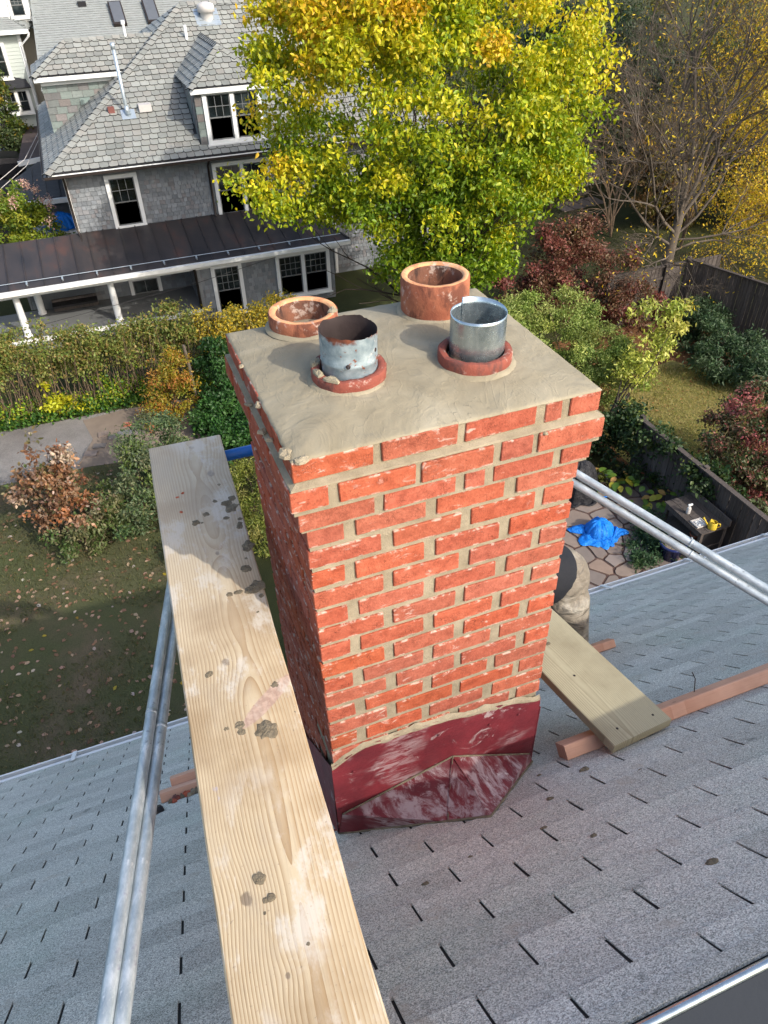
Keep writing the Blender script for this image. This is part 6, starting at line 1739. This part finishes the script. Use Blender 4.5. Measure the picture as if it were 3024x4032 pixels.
# fallen leaves
g = np.random.default_rng(99)
n = 1700; P = np.stack([g.uniform(-7, .6, n), g.uniform(3.5, 15.6, n), np.full(n, GZ + .014)], 1)
o = leaf_mesh('fallen_leaves', None, P, .10, pal([(.30, .17, .10), (.42, .28, .19), (.20, .11, .06), (.50, .42, .34), (.36, .25, .03)], [3, 3, 3, 1, .3], n, g), 1.5, 99, 0, 'stuff', (-3, 9, GZ), True)
tag(o, 'pale fallen leaves scattered over the shaded left lawn', 'fallen leaves')
n = 900; P = np.stack([g.uniform(10.6, 17.4, n), g.uniform(9.2, 17, n), np.full(n, GZ + .016)], 1)
o = leaf_mesh('fallen_leaves', None, P, .085, pal([(.36, .17, .06), (.42, .28, .12), (.25, .11, .05), (.5, .45, .2)], [3, 2, 3, .6], n, g), 1.6, 98, 0, 'stuff', (14, 12, GZ), True)
tag(o, 'rust coloured fallen leaves around the dry right lawn', 'fallen leaves')
n = 26000
a = g.random(n) * 2 * math.pi; rr = np.sqrt(g.random(n))
P = np.stack([13.5 + 2.9 * rr * np.cos(a), 12.0 + 2.7 * rr * np.sin(a), np.full(n, GZ + .012)], 1)
o = leaf_mesh('grass', None, P, .065, pal([(.33, .27, .095), (.26, .245, .07), (.40, .33, .15), (.17, .19, .05)], [3, 3, 2, 2], n, g), 5.0, 97, -1.2, 'stuff', (13.2, 11.3, GZ))
tag(o, 'short dry grass blades on the right lawn', 'grass')
n = 30000
P = np.stack([g.uniform(-6.5, .6, n), g.uniform(3.0, 15.8, n), np.full(n, GZ + .008)], 1)
keepn = np.array([nz(p[0] * .55, p[1] * .55, 4) for p in P]) > -.22
P = P[keepn]; n = len(P)
o = leaf_mesh('grass', None, P, .07, pal([(.08, .09, .03), (.11, .115, .036), (.14, .115, .05)], [3, 3, 2], n, g), 5.0, 96, -1.2, 'stuff', (-3, 9, GZ))
tag(o, 'sparse dark grass on the left lawn', 'grass')
# ------------------------------------------------------------------ fences and things in the right hand yard
def fence(name, label, a, b, h, bw, rails, z=GZ, cap=False, side=1, posts=2.2):
    a = Vector((a[0], a[1], z)); b = Vector((b[0], b[1], z)); d = b - a; L = d.length; d.normalize()
    nrm = Vector((-d.y, d.x, 0)) * side
    t = thing(name, label, 'fence', (a + b) / 2)
    n = int(L / bw); q = random.Random(int(L * 77))
    for k in range(n):
        c = a + d * (bw * (k + .5)) + nrm * q.uniform(-.004, .004)
        hh = h + q.uniform(-.012, .012)
        MB().bar(c, c + Vector((q.uniform(-.004, .004), q.uniform(-.004, .004), hh)), bw - .012, .02, nrm).build('fence_board', M['fence'], t, org=c)
    for r in rails:
        MB().bar(a + nrm * .04 + Vector((0, 0, r)), b + nrm * .04 + Vector((0, 0, r)), .05, .09).build('rail', M['fence'], t)
    if cap: MB().bar(a + Vector((0, 0, h + .03)), b + Vector((0, 0, h + .03)), .12, .035).build('fence_cap', M['fence'], t)
    k = 0.0
    while k <= L + .01:
        c = a + d * k + nrm * .06
        MB().bar(c, c + Vector((0, 0, h + .08)), .10, .10, nrm).build('post', M['fence'], t); k += posts
    return t
fence('fence', 'long dark board fence behind the evergreens, running to the right edge', (17.25, 17.4), (18.9, 11.6), 1.85, .13, (1.45, .4), cap=True, side=1)
fence('fence', 'short dark board fence across the corner beside the maroon shrub', (14.2, 17.35), (17.2, 17.42), 1.75, .14, (1.4,), cap=True, side=-1)
fence('fence', 'weathered board fence overgrown with ivy behind the potting bench', (10.5, 10.5), (10.5, 5.6), 1.45, .17, (1.2, 1.0), side=1, cap=True)
pf = thing('picket_fence', 'pale picket fence far behind the yellow tree', 'fence', (22.6, 31.5, GZ))
for k in range(16):
    c = Vector((21.6 + k * .16, 31.2, GZ)); MB().box(c.x, c.x + .08, c.y, c.y + .02, c.z, c.z + 1.05).build('picket', M['dirty_white'], pf)
MB().box(21.5, 24.2, 31.225, 31.26, GZ + .75, GZ + .85).build('rail', M['dirty_white'], pf)
pv = MB()
for k in range(4): pv.box(19.6 + k * .62, 20.15 + k * .62, 28.2 + k * .1, 29.2 + k * .1, GZ, GZ + .03)
pv.build('stepping_stone_path', M['flag'], kind='structure')
MB().box(22.8, 26.0, 33.5, 37, GZ + .002, GZ + .02).build('pale_driveway', M['gravel'], kind='structure')
gt_ = thing('lattice_panel', 'pale weathered gate panel by the fence corner under the bare tree', 'gate', (18.4, 17.6, GZ))
for k in range(8): MB().box(17.5 + k * .17, 17.65 + k * .17, 17.62, 17.65, GZ + .1, GZ + 1.7).build('gate_board', M['fence'], gt_)
MB().box(17.48, 18.9, 17.655, 17.69, GZ + 1.3, GZ + 1.4).build('rail', M['fence'], gt_)
# potting bench
BT = -9.15
pb = thing('potting_bench', 'weathered grey potting bench with a lower shelf against the fence', 'bench', (10.05, 7.85, GZ))
bx = [Vector((9.68, 8.25, 0)), Vector((9.68, 7.15, 0))]
for k in range(4):
    x0 = 9.66 + k * .175
    MB().box(x0, x0 + .168, 7.12, 8.30, BT - .03, BT + .003 * (k % 2)).build('top_board', M['fence'], pb)
for k in range(3): MB().box(9.70 + k * .2, 9.89 + k * .2, 7.16, 8.26, BT - .48, BT - .455).build('shelf_board', M['fence'], pb)
for x in (9.69, 10.28):
    for y in (7.15, 8.2): MB().box(x, x + .07, y, y + .07, GZ, BT - .031).build('leg', M['fence'], pb)
MB().box(9.665, 9.685, 7.2, 8.22, BT - .13, BT - .032).build('apron', M['fence'], pb)
MB().box(10.33, 10.36, 7.1, 8.3, BT, BT + .16).build('back_board', M['fence'], pb)
MB().box(9.76, 10.27, 7.165, 7.18, GZ + .05, BT - .04).build('side_panel', M['black'], pb)
sb = thing('spray_bottle', 'white trigger spray bottle standing on the potting bench', 'bottle', (9.84, 7.78, BT + .003))
b = MB(); b.lathe([(.001, 0), (.042, .001), (.045, .02), (.045, .13), (.03, .17), (.017, .19), (.017, .21)], (9.84, 7.78, BT + .003), 14); b.build('bottle_body', M['grey_vinyl'], sb, smooth=True)
b = MB(); b.box(9.80, 9.90, 7.765, 7.795, BT + .213, BT + .245); b.box(9.79, 9.802, 7.77, 7.79, BT + .222, BT + .24); b.bar((9.835, 7.78, BT + .215), (9.80, 7.78, BT + .165), .012, .012); b.build('trigger', M['white'], sb)
ty = thing('tray', 'pale tray heaped with white debris on the potting bench', 'tray', (9.83, 7.42, BT + .003))
b = MB(); b.box(9.70, 9.96, 7.30, 7.54, BT + .003, BT + .012); b.box(9.70, 9.712, 7.30, 7.54, BT + .012, BT + .035); b.box(9.948, 9.96, 7.30, 7.54, BT + .012, BT + .035); b.box(9.712, 9.948, 7.30, 7.312, BT + .012, BT + .035); b.box(9.712, 9.948, 7.528, 7.54, BT + .012, BT + .035); b.build('tray_body', M['grey_vinyl'], ty)
for k in range(9):
    place('debris', lump(.035, .025, .03, 400 + k, 6, 3).mesh('debris', M['white']), ty, (9.77 + .05 * (k % 3) + .02, 7.36 + .055 * (k // 3), BT + .013), (0, 0, k))
wc = thing('watering_can', 'yellow plastic watering can standing on the end of the potting bench', 'watering can', (9.98, 7.2, BT + .003))
c = (9.98, 7.2, BT + .003)
ws_ = .8
b = MB(); b.lathe([(.001, 0), (.085, .001), (.09, .02), (.082, .15), (.075, .165), (.07, .165), (.078, .15), (.083, .03), (.001, .02)], c, 18); b.build('can_body', M['yellow_plastic'], wc, smooth=True)
b = MB(); b.tube([(c[0] - .06, c[1] + .03, c[2] + .05), (c[0] - .13, c[1] + .08, c[2] + .15), (c[0] - .17, c[1] + .11, c[2] + .23)], [.022, .016, .012], 10); b.tube([(c[0] - .165, c[1] + .107, c[2] + .222), (c[0] - .185, c[1] + .12, c[2] + .245)], [.013, .03], 10); b.build('spout', M['yellow_plastic'], wc, smooth=True)
b = MB(); b.tube([(c[0] + .04, c[1] - .055, c[2] + .155), (c[0] + .09, c[1] - .095, c[2] + .15), (c[0] + .10, c[1] - .10, c[2] + .09), (c[0] + .055, c[1] - .06, c[2] + .04)], .011, 8); b.build('handle', M['yellow_plastic'], wc, smooth=True)
b = MB(); b.add([(c[0] + .07 * math.cos(a), c[1] + .07 * math.sin(a), c[2] + .166 + (.03 if 1.5 < a < 4 else 0)) for a in np.linspace(1.2, 4.4, 8)] + [(c[0], c[1], c[2] + .18)], [(k, k + 1, 8) for k in range(7)]); b.build('hood', M['yellow_plastic'], wc)
def pot(name, label, x, y, r, h, mat, z=GZ):
    t = thing(name, label, 'plant pot', (x, y, z))
    b = MB(); b.lathe([(.001, .0), (r * .72, .001), (r * .95, h * .86), (r * 1.08, h * .88), (r * 1.08, h), (r * .95, h), (r * .9, h * .88)], (x, y, z), 22); b.build('pot_wall', M[mat], t, smooth=True)
    b = MB(); b.lathe([(r * .9, h * .87), (.001, h * .89)], (x, y, z), 22); b.build('soil', M['soil'], t)
    return t
pot('plant_pot', 'dark blue glazed pot at the fern on the patio edge', 9.38, 7.5, .26, .42, 'blue_glaze')
pot('plant_pot', 'small terracotta pot on the shelf of the potting bench', 9.85, 7.45, .10, .16, 'terracotta', BT - .455)
pot('plant_pot', 'bright blue pot half hidden under the hosta', 9.2, 9.75, .15, .2, 'tarp')
# blue tarpaulin over something round
def tarp_thing(name, label, cx, cy, z0, r, h, mat, seed, tails=(), cat='tarpaulin', n=88, m=30, squash=1.0):
    vs = []; fs = []
    for j in range(m):
        u = j / (m - 1)
        for k in range(n):
            a = 2 * math.pi * k / n
            fold = abs(math.sin(a * 5.5 + 3.2 * nz(math.cos(a), math.sin(a), seed))) ** .7 
            tail = sum(am * math.exp(-((a - ta + math.pi) % (2 * math.pi) - math.pi) ** 2 / (2 * w_ ** 2)) for ta, w_, am in tails)
            if u < .62:
                s = u / .62
                rr = r * (math.sin(s * math.pi / 2) ** .8) * (1 + .16 * fold * s)
                zz = h * (math.cos(s * math.pi / 2) ** .62)
                zz = h * (1 - s ** 1.9) * (1 - .20 * (1 - fold) * s) + .05 * nz(math.cos(a) * 2 * s, math.sin(a) * 2 * s, seed + 2)
            else:
                s = (u - .62) / .38
                rr = r * (1 + .16 * fold) + s * r * (.06 + .16 * fold + tail)
                zz = .012 + .09 * abs(nz(math.cos(a) * 3, math.sin(a) * 3, s * 4 + seed)) * (1 - .5 * s) + .10 * tail * (1 - s) + .08 * fold * s * (1 - s)
            rr *= 1 + .10 * nz(math.cos(a) * 1.2, math.sin(a) * 1.2, u * 2 + seed)
            vs.append((cx + rr * math.cos(a), cy + rr * math.sin(a) * squash, z0 + max(.006, zz + .03 * nz(math.cos(a) * 3 * rr / r, math.sin(a) * 3 * rr / r, seed))))
    for j in range(m - 1):
        for k in range(n):
            k2 = (k + 1) % n
            fs.append((j * n + k, (j + 1) * n + k, (j + 1) * n + k2, j * n + k2))
    b = MB(); b.add(vs, fs)
    return b.build(name, M[mat], None, smooth=True, label=label, cat=cat)
tarp_thing('tarpaulin', 'bright blue tarpaulin draped over a heap on the flagstone patio', 8.42, 8.72, GZ + .03, .29, .36, 'tarp', 3, ((2.55, .2, 1.1), (5.9, .22, .9), (3.4, .2, .9), (4.4, .5, .6)))
tarp_thing('grill_cover', 'black covered grill beside the hosta behind the chimney edge', 8.75, 10.15, GZ + .03, .42, .95, 'black_cover', 8, (), 'grill cover')
tarp_thing('tarpaulin', 'crumpled blue tarpaulin on the terrace left of the slate house', -1.4, 28.45, -7.78, .45, .5, 'tarp', 5, ((3.0, .4, .4),))
MB().box(-3.2, -.97, 27.85, 29.3, -7.9, -7.79).build('terrace_slab', M['dirty_white'], kind='structure')
# old stepping slabs and bricks at the end of the gravel path
sq_ = random.Random(4)
ss = [(-1.65, 16.75, .34, .2, 'flag'), (-1.25, 17.05, .3, .22, 'mixed_slate'), (-.95, 17.15, .4, .2, 'mixed_slate'), (-.55, 17.25, .3, .18, 'flag'), (-.85, 17.55, .22, .14, 'brick'), (-.25, 17.6, .5, .16, 'mixed_slate'), (-1.5, 17.3, .3, .2, 'flag'), (-.6, 17.0, .34, .2, 'flag'), (-.2, 17.25, .26, .16, 'brick'), (.2, 17.75, .5, .18, 'mixed_slate'), (-.5, 15.9, .36, .18, 'mixed_slate'), (-1.9, 16.45, .34, .24, 'flag')]
for k, (x, y, a, b_, m_) in enumerate(ss):
    b = MB(); th = sq_.uniform(-.4, .4)
    cs_, sn = math.cos(th), math.sin(th)
    pts = [(x + u * a / 2 * cs_ - v * b_ / 2 * sn, y + u * a / 2 * sn + v * b_ / 2 * cs_, GZ + .045 + sq_.uniform(0, .02)) for u, v in ((-1, -1), (.9, -1.05), (1, .9), (-.95, 1))]
    b.poly(pts, (0, 0, 1), .06)
    o = b.build('stepping_slab', M[m_]); tag(o, 'old red brick lying at the end of the gravel path' if m_ == 'brick' else ('greenish slate slab lying at the end of the gravel path' if m_ == 'mixed_slate' else 'brown grey stone slab lying at the end of the gravel path'), 'slab', {'brick': 'red bricks at the path end', 'mixed_slate': 'greenish slabs at the path end', 'flag': 'brown slabs at the path end'}[m_])
po = thing('post', 'thin weathered post standing between the orange shrub and the laurel', 'post', (1.12, 17.6, GZ))
b = MB(); b.tube([(1.12, 17.6, GZ), (1.10, 17.6, GZ + 1.5), (1.07, 17.6, GZ + 2.0)], [.05, .045, .04], 8); b.build('post_body', M['bark'], po)
wr = thing('cable', 'thin service cable crossing in front of the porch', 'cable', (-4, 22, -8.3))
b = MB(); b.tube([(-6, 22.6, -9.2), (-2, 22.5, -8.75), (2.2, 22.6, -8.35), (5.0, 23.0, -8.05)], .008, 5); b.build('cable_line', M['black'], wr)
wr = thing('cable', 'pair of pale service cables reaching the house at the far left', 'cable', (-2, 30, -6.2))
b = MB(); b.tube([(-6, 27.5, -7.5), (-2.2, 31, -6.0), (-1.35, 33.5, -5.4)], .012, 5); b.tube([(-6, 27.2, -7.8), (-2.2, 30.9, -6.2), (-1.35, 33.4, -5.55)], .012, 5); b.build('cable_line', M['grey_vinyl'], wr)
